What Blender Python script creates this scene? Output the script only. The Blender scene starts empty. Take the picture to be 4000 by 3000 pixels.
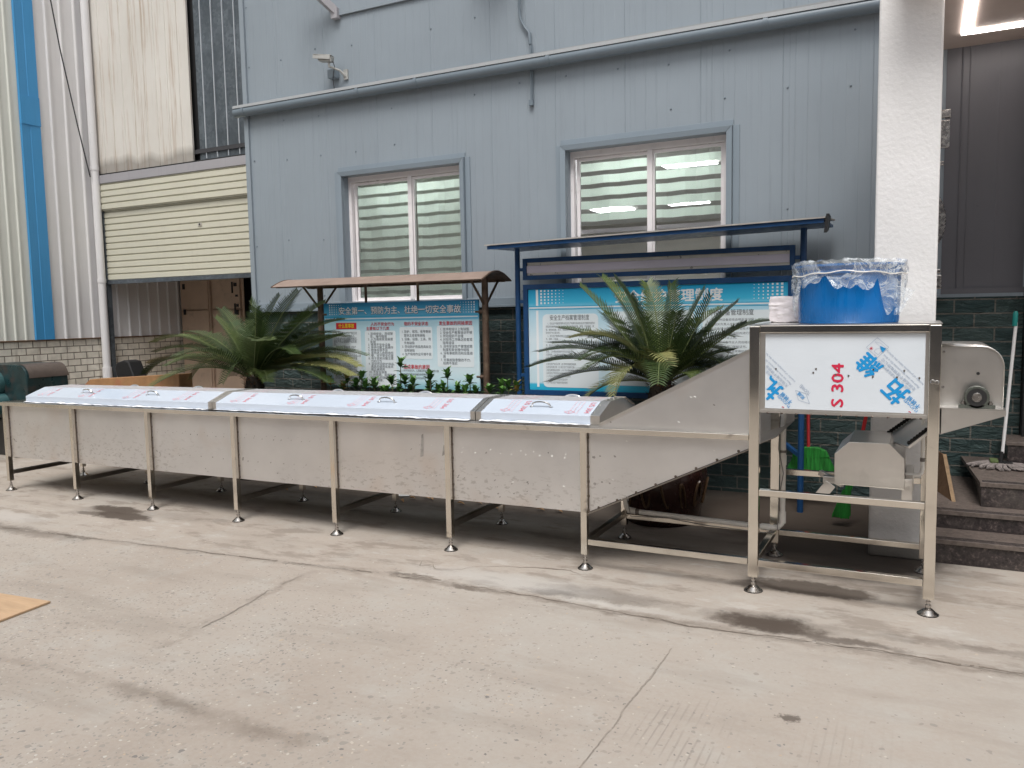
import bpy, bmesh, math, random
from mathutils import Vector, Matrix, noise
R=math.radians
S=bpy.context.scene
C=S.collection
# ---------------------------------------------------------------- camera
cam=bpy.data.cameras.new('camera'); co=bpy.data.objects.new('camera',cam); C.objects.link(co); S.camera=co
cam.sensor_width=36; cam.lens=3149.3/4000*36; cam.clip_end=2000; cam.clip_start=.05
yaw,pit,rol=.4714,.0888,-.0183
f0=Vector((-math.sin(yaw)*math.cos(pit),math.cos(yaw)*math.cos(pit),-math.sin(pit)))
r0=Vector((math.cos(yaw),math.sin(yaw),0)); u0=r0.cross(f0)
rr=r0*math.cos(rol)+u0*math.sin(rol); uu=-r0*math.sin(rol)+u0*math.cos(rol)
M=Matrix((rr,uu,-f0)).transposed().to_4x4(); M.translation=Vector((1.7878,-4.434,1.55)); co.matrix_world=M
# ---------------------------------------------------------------- light
W=bpy.data.worlds.new('World'); S.world=W; W.use_nodes=True
wn=W.node_tree; bg=wn.nodes['Background']; sky=wn.nodes.new('ShaderNodeTexSky'); sky.sky_type='NISHITA'; sky.sun_disc=False
sky.sun_elevation=R(60); sky.sun_rotation=R(165); sky.dust_density=4.0; sky.air_density=1.0
hs=wn.nodes.new('ShaderNodeHueSaturation'); hs.inputs['Saturation'].default_value=.22
wn.links.new(sky.outputs[0],hs.inputs['Color']); wn.links.new(hs.outputs[0],bg.inputs[0]); bg.inputs[1].default_value=.095
sl=bpy.data.lights.new('sun','SUN'); sl.energy=1.5; sl.angle=R(26); sl.color=(1,.965,.92)
so=bpy.data.objects.new('sun',sl); C.objects.link(so)
el,az=R(60),R(165)   # azimuth clockwise from +Y
sd=Vector((math.sin(az)*math.cos(el),math.cos(az)*math.cos(el),math.sin(el)))
so.rotation_euler=sd.to_track_quat('Z','Y').to_euler()
S.view_settings.view_transform='Standard'; S.view_settings.look='None'; S.view_settings.exposure=.62; S.view_settings.gamma=1
S.cycles.max_bounces=8; S.cycles.transparent_max_bounces=12; S.cycles.use_denoising=True
# ---------------------------------------------------------------- helpers
def wloc(o):
    v=Vector((0,0,0))
    while o: v+=o.location; o=o.parent
    return v
def thing(name,label,cat,loc=(0,0,0),group=None):
    o=bpy.data.objects.new(name,None); C.objects.link(o); o.location=loc; o.empty_display_size=.1
    o['label']=label; o['category']=cat
    if group: o['group']=group
    return o
def tag(o,label,cat=None,group=None,kind=None):
    if label: o['label']=label
    if cat: o['category']=cat
    if group: o['group']=group
    if kind: o['kind']=kind
    return o
class MB:
    def __init__(s): s.v=[]; s.f=[]; s.m=[]
    def add(s,vs,fs,m=0):
        n=len(s.v); s.v+=[tuple(v) for v in vs]; s.f+=[tuple(i+n for i in f) for f in fs]; s.m+=[m]*len(fs); return s
    def box(s,x0,x1,y0,y1,z0,z1,m=0):
        return s.hexa([(x0,y0,z0),(x1,y0,z0),(x1,y1,z0),(x0,y1,z0),(x0,y0,z1),(x1,y0,z1),(x1,y1,z1),(x0,y1,z1)],m)
    def hexa(s,p,m=0):
        return s.add(p,[(0,3,2,1),(4,5,6,7),(0,1,5,4),(1,2,6,5),(2,3,7,6),(3,0,4,7)],m)
    def bar(s,a,b,w,h,m=0,up=(0,0,1)):
        a=Vector(a);b=Vector(b);t=(b-a).normalized();u=Vector(up)
        if abs(t.dot(u))>.98: u=Vector((0,1,0))
        q=t.cross(u).normalized()*w/2; u=q.cross(t).normalized()*h/2
        return s.hexa([a-q-u,b-q-u,b+q-u,a+q-u,a-q+u,b-q+u,b+q+u,a+q+u],m)
    def prism(s,pts,d,m=0):   # pts: 3D polygon, d: extrusion vector
        n=len(pts);d=Vector(d);P=[Vector(p) for p in pts];Q=[p+d for p in P]
        return s.add(P+Q,[tuple(range(n)),tuple(range(2*n-1,n-1,-1))]+[(i,i+n,(i+1)%n+n,(i+1)%n) for i in range(n)],m)
    def quad(s,a,b,c,d,m=0): return s.add([a,b,c,d],[(0,1,2,3)],m)
    def tube(s,path,r,n=10,m=0,cap=True):
        P=[Vector(p) for p in path]; k=len(P); rs=r if isinstance(r,(list,tuple)) else [r]*k
        vs=[];fs=[];ref=None
        for i in range(k):
            t=(P[min(i+1,k-1)]-P[max(i-1,0)]).normalized()
            if ref is None: ref=Vector((0,0,1)) if abs(t.z)<.9 else Vector((1,0,0))
            a=t.cross(ref).normalized(); b=t.cross(a).normalized(); ref=-b if False else ref
            ref=a.cross(t)
            for j in range(n):
                q=2*math.pi*j/n; vs.append(P[i]+a*math.cos(q)*rs[i]+b*math.sin(q)*rs[i])
        for i in range(k-1):
            for j in range(n):
                fs.append((i*n+j,i*n+(j+1)%n,(i+1)*n+(j+1)%n,(i+1)*n+j))
        if cap: fs.append(tuple(range(n))[::-1]); fs.append(tuple((k-1)*n+j for j in range(n)))
        return s.add(vs,fs,m)
    def lathe(s,prof,c,ax='z',n=24,m=0):   # prof: (radius, height)
        vs=[];fs=[];c=Vector(c);k=len(prof)
        for r,h in prof:
            for j in range(n):
                q=2*math.pi*j/n; a,b=math.cos(q)*r,math.sin(q)*r
                vs.append(c+(Vector((a,b,h)) if ax=='z' else Vector((a,h,b)) if ax=='y' else Vector((h,a,b))))
        for i in range(k-1):
            for j in range(n): fs.append((i*n+j,i*n+(j+1)%n,(i+1)*n+(j+1)%n,(i+1)*n+j))
        fs.append(tuple(range(n))); fs.append(tuple((k-1)*n+j for j in range(n)))
        return s.add(vs,fs,m)
    def build(s,name,mats,parent=None,smooth=False,bevel=0,loc=None,flip=False):
        if not isinstance(mats,(list,tuple)): mats=[mats]
        off=wloc(parent) if parent else Vector((0,0,0))
        l=Vector(loc) if loc else off.copy()
        me=bpy.data.meshes.new(name); me.from_pydata([Vector(v)-l for v in s.v],[],s.f); me.update()
        for m in mats: me.materials.append(m)
        me.polygons.foreach_set('material_index',s.m)
        bm=bmesh.new(); bm.from_mesh(me); bmesh.ops.recalc_face_normals(bm,faces=bm.faces); bm.to_mesh(me); bm.free()
        o=bpy.data.objects.new(name,me); C.objects.link(o)
        if parent: o.parent=parent
        o.location=l-off
        if smooth:
            me.shade_smooth()
            try: me.set_sharp_from_angle(angle=R(38))
            except Exception: pass
        if bevel:
            b=o.modifiers.new('b','BEVEL'); b.width=bevel; b.segments=2; b.limit_method='ANGLE'; b.angle_limit=R(40); b.harden_normals=False
        return o
def copy_tree(o,loc=None,parent=None):
    c=o.copy(); C.objects.link(c)
    if parent: c.parent=parent
    if loc is not None: c.location=loc
    for ch in [x for x in S.objects if x.parent==o]: copy_tree(ch,None,c)
    return c
# ---------------------------------------------------------------- materials
def NT(name):
    m=bpy.data.materials.new(name); m.use_nodes=True; t=m.node_tree; return m,t,t.nodes['Principled BSDF']
def N(t,ty,**k):
    n=t.nodes.new(ty)
    for a,b in k.items():
        if a.startswith('i_'):
            n.inputs[a[2:].replace('_',' ')].default_value=b
        else: setattr(n,a,b)
    return n
def coord(t,scale=(1,1,1),out='Object',rot=(0,0,0),loc=(0,0,0)):
    tc=N(t,'ShaderNodeTexCoord'); mp=N(t,'ShaderNodeMapping'); mp.inputs['Scale'].default_value=scale; mp.inputs['Rotation'].default_value=rot; mp.inputs['Location'].default_value=loc
    t.links.new(tc.outputs[out],mp.inputs['Vector']); return mp.outputs[0]
def noi(t,vec,scale,detail=4,rough=.55,dist=0):
    n=N(t,'ShaderNodeTexNoise'); n.inputs['Scale'].default_value=scale; n.inputs['Detail'].default_value=detail; n.inputs['Roughness'].default_value=rough; n.inputs['Distortion'].default_value=dist
    if vec: t.links.new(vec,n.inputs['Vector'])
    return n.outputs[0]
def ramp(t,src,stops):
    r=N(t,'ShaderNodeValToRGB'); e=r.color_ramp.elements
    while len(e)<len(stops): e.new(.5)
    for i,(p,c) in enumerate(stops):
        e[i].position=p; e[i].color=(c if len(c)==4 else (*c,1)) if isinstance(c,(tuple,list)) else (c,c,c,1)
    t.links.new(src,r.inputs[0]); return r.outputs[0]
def mix(t,a,b,fac,mode='MIX'):
    m=N(t,'ShaderNodeMix',data_type='RGBA',blend_type=mode)
    for s,v in ((m.inputs[0],fac),(m.inputs[6],a),(m.inputs[7],b)):
        if isinstance(v,(int,float)): s.default_value=v
        elif isinstance(v,(tuple,list)): s.default_value=(*v,1) if len(v)==3 else v
        else: t.links.new(v,s)
    return m.outputs[2]
def math_(t,op,a,b=0,c=0):
    m=N(t,'ShaderNodeMath',operation=op)
    for s,v in zip(m.inputs,(a,b,c)):
        if isinstance(v,(int,float)): s.default_value=v
        else: t.links.new(v,s)
    return m.outputs[0]
def bump(t,b,h,strength=.3,dist=.01,prev=None):
    n=N(t,'ShaderNodeBump'); n.inputs['Strength'].default_value=strength; n.inputs['Distance'].default_value=dist
    t.links.new(h,n.inputs['Height'])
    if prev: t.links.new(prev,n.inputs['Normal'])
    t.links.new(n.outputs[0],b.inputs['Normal']); return n.outputs[0]
def plain(name,col,rough=.5,metal=0,var=.0,vs=6,bmp=0,bs=60,spec=.5,coat=0,dirt=None,stretch=(1,1,1)):
    m,t,b=NT(name); b.inputs['Roughness'].default_value=rough; b.inputs['Metallic'].default_value=metal; b.inputs['Specular IOR Level'].default_value=spec
    b.inputs['Coat Weight'].default_value=coat
    b.inputs['Base Color'].default_value=(*col,1)
    if var or dirt or bmp:
        v=coord(t,stretch)
    if var:
        n=noi(t,v,vs,5,.6)
        lo=tuple(c*(1-var) for c in col); hi=tuple(min(1,c*(1+var)) for c in col)
        c=ramp(t,n,[(.3,lo),(.7,hi)])
        if dirt:
            n2=noi(t,v,dirt[1],6,.65); f=ramp(t,n2,[(dirt[2],0),(dirt[2]+.15,1)])
            c=mix(t,c,dirt[0],math_(t,'MULTIPLY',f,dirt[3]))
        t.links.new(c,b.inputs['Base Color'])
        rg=ramp(t,noi(t,v,vs*2.3,3),[(.3,max(.02,rough-.1)),(.7,min(1,rough+.12))]); t.links.new(rg,b.inputs['Roughness'])
    if bmp: bump(t,b,noi(t,v,bs,4),bmp,.004)
    return m
def steel(name,col,rough,mode='matte',aniso=0):
    m,t,b=NT(name); b.inputs['Metallic'].default_value=1
    v=coord(t)
    big=noi(t,v,2.2,4,.6); sm=noi(t,coord(t,(14,14,.6)),9,3,.6); blot=noi(t,v,7,3)
    c=ramp(t,big,[(.32,tuple(x*.86 for x in col)),(.68,tuple(min(1,x*1.06) for x in col))])
    c=mix(t,c,tuple(x*.72 for x in col),math_(t,'MULTIPLY',ramp(t,blot,[(.62,0),(.74,1)]),.35))
    if mode=='polish': c=mix(t,c,(.20,.17,.15),math_(t,'MULTIPLY',ramp(t,noi(t,coord(t,(1.5,1.5,2.4)),3.1,3,.5),[(.66,0),(.72,1)]),.7))  # dark blotches paint reflections and heat tint into the tube colour
    t.links.new(c,b.inputs['Base Color'])
    rg=math_(t,'ADD',math_(t,'MULTIPLY',big,.16),math_(t,'MULTIPLY_ADD',sm,.04,rough-.10)); t.links.new(rg,b.inputs['Roughness'])
    bump(t,b,noi(t,v,3.0,1),.22,.012)
    return m
M_STEEL=steel('stainless_sheet',(.70,.68,.66),.40)
M_STEEL2=steel('stainless_tube',(.80,.755,.68),.15,'polish')
M_STEEL3=steel('stainless_plate',(.80,.78,.75),.32)
M_DARKST=steel('stainless_dark',(.34,.31,.28),.35)
M_CHROME=plain('polished_foot',(.52,.50,.48),.24,1,.1,20)
M_HANDLE=plain('handle_chrome',(.80,.79,.78),.14,1,.05,20)
M_WELD=plain('weld_bead',(.16,.13,.11),.45,.8,.3,60)
def m_trough():
    m,t,b=NT('trough_sheet'); b.inputs['Metallic'].default_value=.85
    v=coord(t); big=noi(t,v,1.6,4,.6)
    c=ramp(t,big,[(.3,(.68,.67,.665)),(.7,(.80,.79,.785))])
    sc=noi(t,coord(t,(7,9,15),rot=(0,R(24),0)),2.6,4,.7)   # hammered scuffs
    zone=noi(t,v,1.1,2); geo=N(t,'ShaderNodeNewGeometry'); sx=N(t,'ShaderNodeSeparateXYZ'); t.links.new(geo.outputs['Position'],sx.inputs[0])
    low=ramp(t,sx.outputs['Z'],[(.48,1),(.66,0)])
    f=math_(t,'MULTIPLY',ramp(t,sc,[(.55,0),(.61,1)]),math_(t,'MULTIPLY',low,ramp(t,zone,[(.42,0),(.55,1)])))
    c=mix(t,c,(.42,.40,.38),math_(t,'MULTIPLY',f,.5))
    c=mix(t,c,(.66,.55,.47),math_(t,'MULTIPLY',ramp(t,noi(t,v,1.9,2),[(.56,0),(.68,1)]),.35))
    # two rows of small punch marks
    sp=math_(t,'MULTIPLY',f,0)
    vo=N(t,'ShaderNodeTexVoronoi',feature='DISTANCE_TO_EDGE'); 
    t.links.new(c,b.inputs['Base Color'])
    rg=math_(t,'MULTIPLY_ADD',noi(t,v,5,4),.16,.24); t.links.new(rg,b.inputs['Roughness'])
    bump(t,b,noi(t,v,2.6,3),.3,.02)
    return m
M_TROUGH=m_trough()
M_SPOT=plain('punch_mark',(.38,.36,.345),.5,.6,.3,50)
M_SPOTL=plain('bright_chip',(.85,.84,.82),.4,.2,.1,50)
def m_film(name,col,rough=.25):
    m,t,b=NT(name); v=coord(t)
    c=ramp(t,noi(t,v,3,3),[(.3,tuple(x*.94 for x in col)),(.7,col)]); t.links.new(c,b.inputs['Base Color'])
    b.inputs['Roughness'].default_value=rough; b.inputs['Metallic'].default_value=.0; b.inputs['Coat Weight'].default_value=.3; b.inputs['Coat Roughness'].default_value=.12
    bump(t,b,noi(t,coord(t,(1,2,2)),14,4),.18,.006); return m
M_FILM=m_film('protective_film_lid',(.56,.63,.73))
M_FILMP=m_film('protective_film_panel',(.72,.78,.84),.3)
M_FILMTOP=plain('flaking_film',(.58,.58,.60),.45,.3,.22,34)
M_RED=plain('print_red',(.62,.02,.07),.45)
M_PINK=plain('print_pink',(.76,.52,.57),.5)
M_REDLID=plain('print_red_thin',(.68,.22,.27),.5)
M_BLUEP=plain('print_blue',(.01,.30,.68),.45)
M_BLUEL=plain('print_pale_blue',(.38,.46,.58),.5)
M_TEAR=plain('torn_film_edge',(.88,.89,.92),.35,0,.06,40,.4,80)
SEGS=[(-9,-1.22,-3.5,-.80,.07,.5),(-3.6,-.82,-.7,-.55,.05,.35),(-.9,-.56,.9,-.62,.06,.75),(.8,-.62,3.5,-.60,.05,.6),(-2.6,-2.34,-1.3,-2.262,.05,.45),(-1.35,-2.262,-.15,-2.30,.07,.7),(-1.49,-.69,-1.45,-1.30,.05,.55),(-1.45,-1.30,-1.40,-1.95,.04,.4),(-.82,-2.43,-.05,-2.2,.05,.35)]
def m_ground():
    m,t,b=NT('concrete_ground'); v=coord(t)
    n1=noi(t,v,.55,5,.6); n2=noi(t,v,3.2,6,.65); n3=noi(t,v,45,4,.7)
    c=ramp(t,n1,[(.30,(.335,.283,.240)),(.5,(.380,.332,.288)),(.70,(.392,.360,.322))])
    c=mix(t,c,(.42,.405,.375),math_(t,'MULTIPLY',ramp(t,n2,[(.50,0),(.70,1)]),.5))
    c=mix(t,c,(.30,.265,.235),math_(t,'MULTIPLY',ramp(t,n2,[(.28,1),(.42,0)]),.35))
    c=mix(t,c,(.46,.435,.395),ramp(t,n3,[(.35,0),(.8,.35)]))
    geo=N(t,'ShaderNodeNewGeometry'); sx=N(t,'ShaderNodeSeparateXYZ'); t.links.new(geo.outputs['Position'],sx.inputs[0]); X,Y=sx.outputs[0],sx.outputs[1]
    # exposed aggregate, denser toward the lower left
    dens=math_(t,'MULTIPLY',ramp(t,Y,[(0,1),(1,0)]),1)
    mr=N(t,'ShaderNodeMapRange'); mr.inputs[1].default_value=-.3; mr.inputs[2].default_value=-1.6; t.links.new(Y,mr.inputs[0])
    mx=N(t,'ShaderNodeMapRange'); mx.inputs[1].default_value=1.6; mx.inputs[2].default_value=-.6; t.links.new(X,mx.inputs[0])
    den=math_(t,'MULTIPLY',mr.outputs[0],math_(t,'MULTIPLY_ADD',mx.outputs[0],.85,.15))
    zone=ramp(t,noi(t,v,1.3,4,.6),[(.34,.15),(.62,1)])
    den=math_(t,'MULTIPLY',den,zone)
    wv=N(t,'ShaderNodeVectorMath',operation='ADD'); 
    nn=N(t,'ShaderNodeTexNoise'); nn.inputs['Scale'].default_value=30; t.links.new(v,nn.inputs['Vector'])
    sc=N(t,'ShaderNodeVectorMath',operation='SCALE'); sc.inputs['Scale'].default_value=.03; t.links.new(nn.outputs['Color'],sc.inputs[0])
    t.links.new(v,wv.inputs[0]); t.links.new(sc.outputs[0],wv.inputs[1])
    hts=[]
    for scl,thr,dark in ((42,.26,True),(75,.24,True),(58,.22,False),(24,.17,True)):
        vo=N(t,'ShaderNodeTexVoronoi'); vo.inputs['Scale'].default_value=scl; t.links.new(wv.outputs[0],vo.inputs['Vector'])
        sep=N(t,'ShaderNodeSeparateColor'); t.links.new(vo.outputs['Color'],sep.inputs[0])
        on=math_(t,'LESS_THAN',sep.outputs[0],math_(t,'MULTIPLY',den,.42 if dark else .22))
        near=math_(t,'LESS_THAN',vo.outputs['Distance'],math_(t,'MULTIPLY_ADD',sep.outputs[1],.3,thr-.1))
        f=math_(t,'MULTIPLY',on,near)
        if dark: pc=ramp(t,sep.outputs[2],[(0,(.13,.125,.125)),(.25,(.27,.25,.225)),(.7,(.33,.29,.25)),(1,(.22,.22,.215))])
        else: pc=ramp(t,sep.outputs[2],[(0,(.50,.45,.38)),(.6,(.52,.50,.46)),(1,(.46,.35,.25))])
        c=mix(t,c,pc,math_(t,'MULTIPLY',f,.8)); hts.append(f)
    # damp stains, plus shade painted under and behind the machine: world ellipses (cx,cy,rx,ry,strength)
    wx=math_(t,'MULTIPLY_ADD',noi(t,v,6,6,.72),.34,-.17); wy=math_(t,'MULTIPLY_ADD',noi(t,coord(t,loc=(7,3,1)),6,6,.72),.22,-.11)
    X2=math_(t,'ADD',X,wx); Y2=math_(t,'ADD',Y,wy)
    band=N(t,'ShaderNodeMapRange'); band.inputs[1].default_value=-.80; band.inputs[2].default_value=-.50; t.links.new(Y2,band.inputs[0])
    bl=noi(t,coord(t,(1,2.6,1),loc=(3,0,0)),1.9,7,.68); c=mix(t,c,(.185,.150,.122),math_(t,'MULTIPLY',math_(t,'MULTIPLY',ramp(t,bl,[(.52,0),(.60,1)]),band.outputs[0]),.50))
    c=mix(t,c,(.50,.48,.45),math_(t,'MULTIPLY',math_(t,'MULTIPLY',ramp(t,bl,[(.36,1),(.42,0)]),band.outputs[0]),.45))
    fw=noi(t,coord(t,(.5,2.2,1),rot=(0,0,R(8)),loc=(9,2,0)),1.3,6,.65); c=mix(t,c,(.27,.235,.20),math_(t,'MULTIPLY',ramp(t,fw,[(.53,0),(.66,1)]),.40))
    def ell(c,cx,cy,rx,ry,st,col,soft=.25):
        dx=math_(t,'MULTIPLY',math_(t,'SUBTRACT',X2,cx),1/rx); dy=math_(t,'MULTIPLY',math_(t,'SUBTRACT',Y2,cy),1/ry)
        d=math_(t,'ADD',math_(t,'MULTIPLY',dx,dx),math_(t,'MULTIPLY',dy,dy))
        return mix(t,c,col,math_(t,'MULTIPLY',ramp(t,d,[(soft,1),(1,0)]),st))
    wet_shade=(.070,.053,.042)
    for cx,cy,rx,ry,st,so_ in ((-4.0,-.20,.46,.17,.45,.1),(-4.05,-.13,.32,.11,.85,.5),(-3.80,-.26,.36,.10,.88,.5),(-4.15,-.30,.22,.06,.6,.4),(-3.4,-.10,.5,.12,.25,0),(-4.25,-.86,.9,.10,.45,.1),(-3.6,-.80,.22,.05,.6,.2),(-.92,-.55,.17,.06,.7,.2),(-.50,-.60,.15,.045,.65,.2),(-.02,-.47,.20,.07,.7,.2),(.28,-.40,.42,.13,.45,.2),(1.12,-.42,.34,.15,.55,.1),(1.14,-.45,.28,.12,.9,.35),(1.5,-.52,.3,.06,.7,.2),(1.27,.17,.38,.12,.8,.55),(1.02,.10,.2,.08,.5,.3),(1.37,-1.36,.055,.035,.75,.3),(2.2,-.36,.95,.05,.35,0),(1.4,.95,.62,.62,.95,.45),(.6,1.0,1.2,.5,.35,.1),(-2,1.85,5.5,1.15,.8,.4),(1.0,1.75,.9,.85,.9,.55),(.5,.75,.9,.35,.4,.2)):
        c=ell(c,cx,cy,rx,ry,st,(.045,.036,.030) if cx==1.4 else wet_shade,so_)
    c=ell(c,-.35,-.40,.75,.16,.45,(.47,.46,.44),.1); c=ell(c,.45,-.52,.5,.05,.3,(.52,.50,.47),.3); c=ell(c,-4.7,-.62,.5,.12,.4,(.50,.48,.46),.2)
    def seg(c,x0,y0,x1,y1,w,st,col):
        L_=((x1-x0)**2+(y1-y0)**2)**.5; ux,uy=(x1-x0)/L_,(y1-y0)/L_
        a=math_(t,'SUBTRACT',X2,x0); b_=math_(t,'SUBTRACT',Y2,y0)
        al=math_(t,'MULTIPLY',math_(t,'ADD',math_(t,'MULTIPLY',a,ux),math_(t,'MULTIPLY',b_,uy)),1/L_)
        pe=math_(t,'MULTIPLY',math_(t,'ABSOLUTE',math_(t,'SUBTRACT',math_(t,'MULTIPLY',a,uy),math_(t,'MULTIPLY',b_,ux))),1/w)
        f=math_(t,'MULTIPLY',ramp(t,pe,[(.15,1),(1,0)]),ramp(t,al,[(0,0),(.08,1),(.92,1),(1,0)]))
        f=math_(t,'MULTIPLY',f,ramp(t,n2,[(.35,.25),(.6,1)])); return mix(t,c,col,math_(t,'MULTIPLY',f,st))
    dk=(.17,.138,.112)
    for a_ in SEGS: c=seg(c,*a_,dk)
    # broom ridges
    wvx=N(t,'ShaderNodeTexWave',wave_type='BANDS',bands_direction='X'); wvx.inputs['Scale'].default_value=10.; wvx.inputs['Distortion'].default_value=1.2; wvx.inputs['Detail Scale'].default_value=3
    t.links.new(coord(t,(1,.08,1)),wvx.inputs['Vector'])
    def rect(cx,cy,rx,ry):
        dx=math_(t,'MULTIPLY',math_(t,'SUBTRACT',X,cx),1/rx); dy=math_(t,'MULTIPLY',math_(t,'SUBTRACT',Y,cy),1/ry)
        return ramp(t,math_(t,'ADD',math_(t,'MULTIPLY',dx,dx),math_(t,'MULTIPLY',dy,dy)),[(.3,1),(1,0)])
    rm=math_(t,'MULTIPLY',ramp(t,noi(t,v,5,4),[(.42,0),(.62,1)]),math_(t,'ADD',rect(1.03,-1.75,.22,.55),math_(t,'MULTIPLY',rect(1.6,-1.7,.25,.5),.4)))
    rg_=math_(t,'MULTIPLY',ramp(t,wvx.outputs['Fac'],[(0,1),(.22,0)]),rm)
    c=mix(t,c,(.25,.225,.20),math_(t,'MULTIPLY',rg_,.6))
    # pale chalky scratches roughly along X
    sc2=noi(t,coord(t,(1.2,26,1),rot=(0,0,R(6))),2.4,6,.75)
    c=mix(t,c,(.60,.58,.55),math_(t,'MULTIPLY',ramp(t,sc2,[(.66,0),(.72,1)]),.30))
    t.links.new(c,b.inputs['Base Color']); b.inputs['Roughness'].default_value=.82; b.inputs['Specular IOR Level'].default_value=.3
    p=bump(t,b,noi(t,v,70,5,.7),.35,.003)
    bump(t,b,math_(t,'SUBTRACT',math_(t,'MULTIPLY',n2,2),math_(t,'ADD',math_(t,'MULTIPLY',rg_,.4),math_(t,'MULTIPLY',hts[0],.2))),.35,.006,p)
    return m
M_GROUND=m_ground()
M_CRACK=plain('joint_dirt',(.20,.165,.135),.9,0,.35,40,.5,60)
M_CRACKL=plain('joint_light_edge',(.29,.255,.22),.9,0,.25,30,.5,60)
def m_paint(name,col,streak=.0,rough=.45,wave=.25,metal=0):
    m,t,b=NT(name); v=coord(t)
    c=ramp(t,noi(t,v,.7,4,.6),[(.3,tuple(x*.93 for x in col)),(.7,tuple(x*1.04 for x in col))])
    st=noi(t,coord(t,(7,7,.35)),3,5,.65)
    c=mix(t,c,tuple(x*.7 for x in col),math_(t,'MULTIPLY',ramp(t,st,[(.55,0),(.75,1)]),.25+streak))
    sp=noi(t,v,38,2); c=mix(t,c,tuple(x*.5 for x in col),math_(t,'MULTIPLY',ramp(t,sp,[(.76,0),(.79,1)]),.5))
    t.links.new(c,b.inputs['Base Color']); b.inputs['Roughness'].default_value=rough; b.inputs['Metallic'].default_value=metal
    bump(t,b,noi(t,coord(t,(1.2,1.2,.5)),2.2,3),wave,.03); return m
M_BLUEWALL=m_paint('blue_grey_cladding',(.268,.312,.352),.08,wave=.35)
M_BLUETRIM=m_paint('blue_grey_trim',(.235,.285,.33),-.1,rough=.4)
M_GUTTER=m_paint('gutter_paint',(.165,.205,.24),rough=.35)
M_GUTTOP=m_paint('gutter_dust',(.30,.315,.325),rough=.7)
M_DARKWALL=m_paint('dark_grey_cladding',(.12,.12,.135),rough=.4)
M_WHITECLAD=m_paint('white_cladding',(.76,.75,.755),-.05)
M_CREAMTR=m_paint('aged_translucent_cladding',(.74,.755,.70),-.02)
M_STRIPE=m_paint('blue_stripe_sheet',(.06,.30,.60),.1)
M_SHUTTER=m_paint('cream_shutter',(.62,.605,.50),-.05,rough=.4)
M_LINTEL=m_paint('lintel_paint',(.36,.35,.37),.3)
def m_cream():
    m,t,b=NT('rust_streaked_panel'); v=coord(t)
    c=ramp(t,noi(t,v,.8,4),[(.3,(.60,.57,.52)),(.7,(.70,.675,.63))])
    st=noi(t,coord(t,(5,5,.22)),3,5,.7); c=mix(t,c,(.36,.24,.15),math_(t,'MULTIPLY',ramp(t,st,[(.54,0),(.68,1)]),.6))
    geo=N(t,'ShaderNodeNewGeometry'); sx=N(t,'ShaderNodeSeparateXYZ'); t.links.new(geo.outputs['Position'],sx.inputs[0])
    zz=math_(t,'MULTIPLY_ADD',noi(t,coord(t,(1,1,.2)),2.2,5),.35,-.17); z=math_(t,'ADD',sx.outputs[2],zz)
    mr=N(t,'ShaderNodeMapRange'); mr.inputs[1].default_value=3.5; mr.inputs[2].default_value=3.78; t.links.new(z,mr.inputs[0])
    c=mix(t,c,(.17,.15,.13),math_(t,'MULTIPLY',ramp(t,mr.outputs[0],[(.3,1),(.7,0)]),.62))
    t.links.new(c,b.inputs['Base Color']); b.inputs['Roughness'].default_value=.6; return m
M_CREAM=m_cream()
def m_galv():
    m,t,b=NT('galvanised_sheet'); vo=N(t,'ShaderNodeTexVoronoi'); vo.inputs['Scale'].default_value=26; t.links.new(coord(t),vo.inputs['Vector'])
    c=ramp(t,vo.outputs['Color'],[(0,(.11,.13,.15)),(1,(.20,.23,.26))]); c=mix(t,c,(.075,.09,.105),ramp(t,noi(t,coord(t),1.5,5),[(.4,0),(.65,.8)]))
    t.links.new(c,b.inputs['Base Color']); b.inputs['Metallic'].default_value=.5; b.inputs['Roughness'].default_value=.45; return m
M_GALV=m_galv(); M_RIB=plain('bright_fold',(.62,.66,.70),.4,.2)
def m_brick(name,c1,c2,mort,w,h,ms,axis='X',rockb=0,rough=.5,off=(0,0),grime=None):
    m,t,b=NT(name); tc=N(t,'ShaderNodeTexCoord'); s=N(t,'ShaderNodeSeparateXYZ'); t.links.new(tc.outputs['Object'],s.inputs[0])
    cb=N(t,'ShaderNodeCombineXYZ'); t.links.new(math_(t,'ADD',s.outputs[0 if axis=='X' else 1],off[0]),cb.inputs[0]); t.links.new(math_(t,'ADD',s.outputs[2],off[1]),cb.inputs[1])
    br=N(t,'ShaderNodeTexBrick'); br.inputs['Scale'].default_value=1; br.inputs['Brick Width'].default_value=w; br.inputs['Row Height'].default_value=h; br.inputs['Mortar Size'].default_value=ms; br.inputs['Mortar Smooth'].default_value=.3
    br.inputs['Color1'].default_value=(*c1,1); br.inputs['Color2'].default_value=(*c2,1); br.inputs['Mortar'].default_value=(*mort,1); t.links.new(cb.outputs[0],br.inputs['Vector'])
    v=coord(t); c=br.outputs['Color']
    c=mix(t,c,ramp(t,noi(t,v,9,5),[(.3,.7),(.7,1.15)]),.6,'MULTIPLY')
    if grime: 
        g=noi(t,coord(t,(4,4,.5)),1.8,5,.7); c=mix(t,c,grime,math_(t,'MULTIPLY',ramp(t,g,[(.55,0),(.7,1)]),.6))
    t.links.new(c,b.inputs['Base Color']); b.inputs['Roughness'].default_value=rough
    inv=math_(t,'SUBTRACT',1,br.outputs['Fac'])
    p=bump(t,b,inv,.9,.008)
    if rockb: bump(t,b,noi(t,coord(t,(4,4,11),rot=(0,R(28),0)),2.2,6,.62,1.2),rockb,.05,p)
    return m
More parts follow.
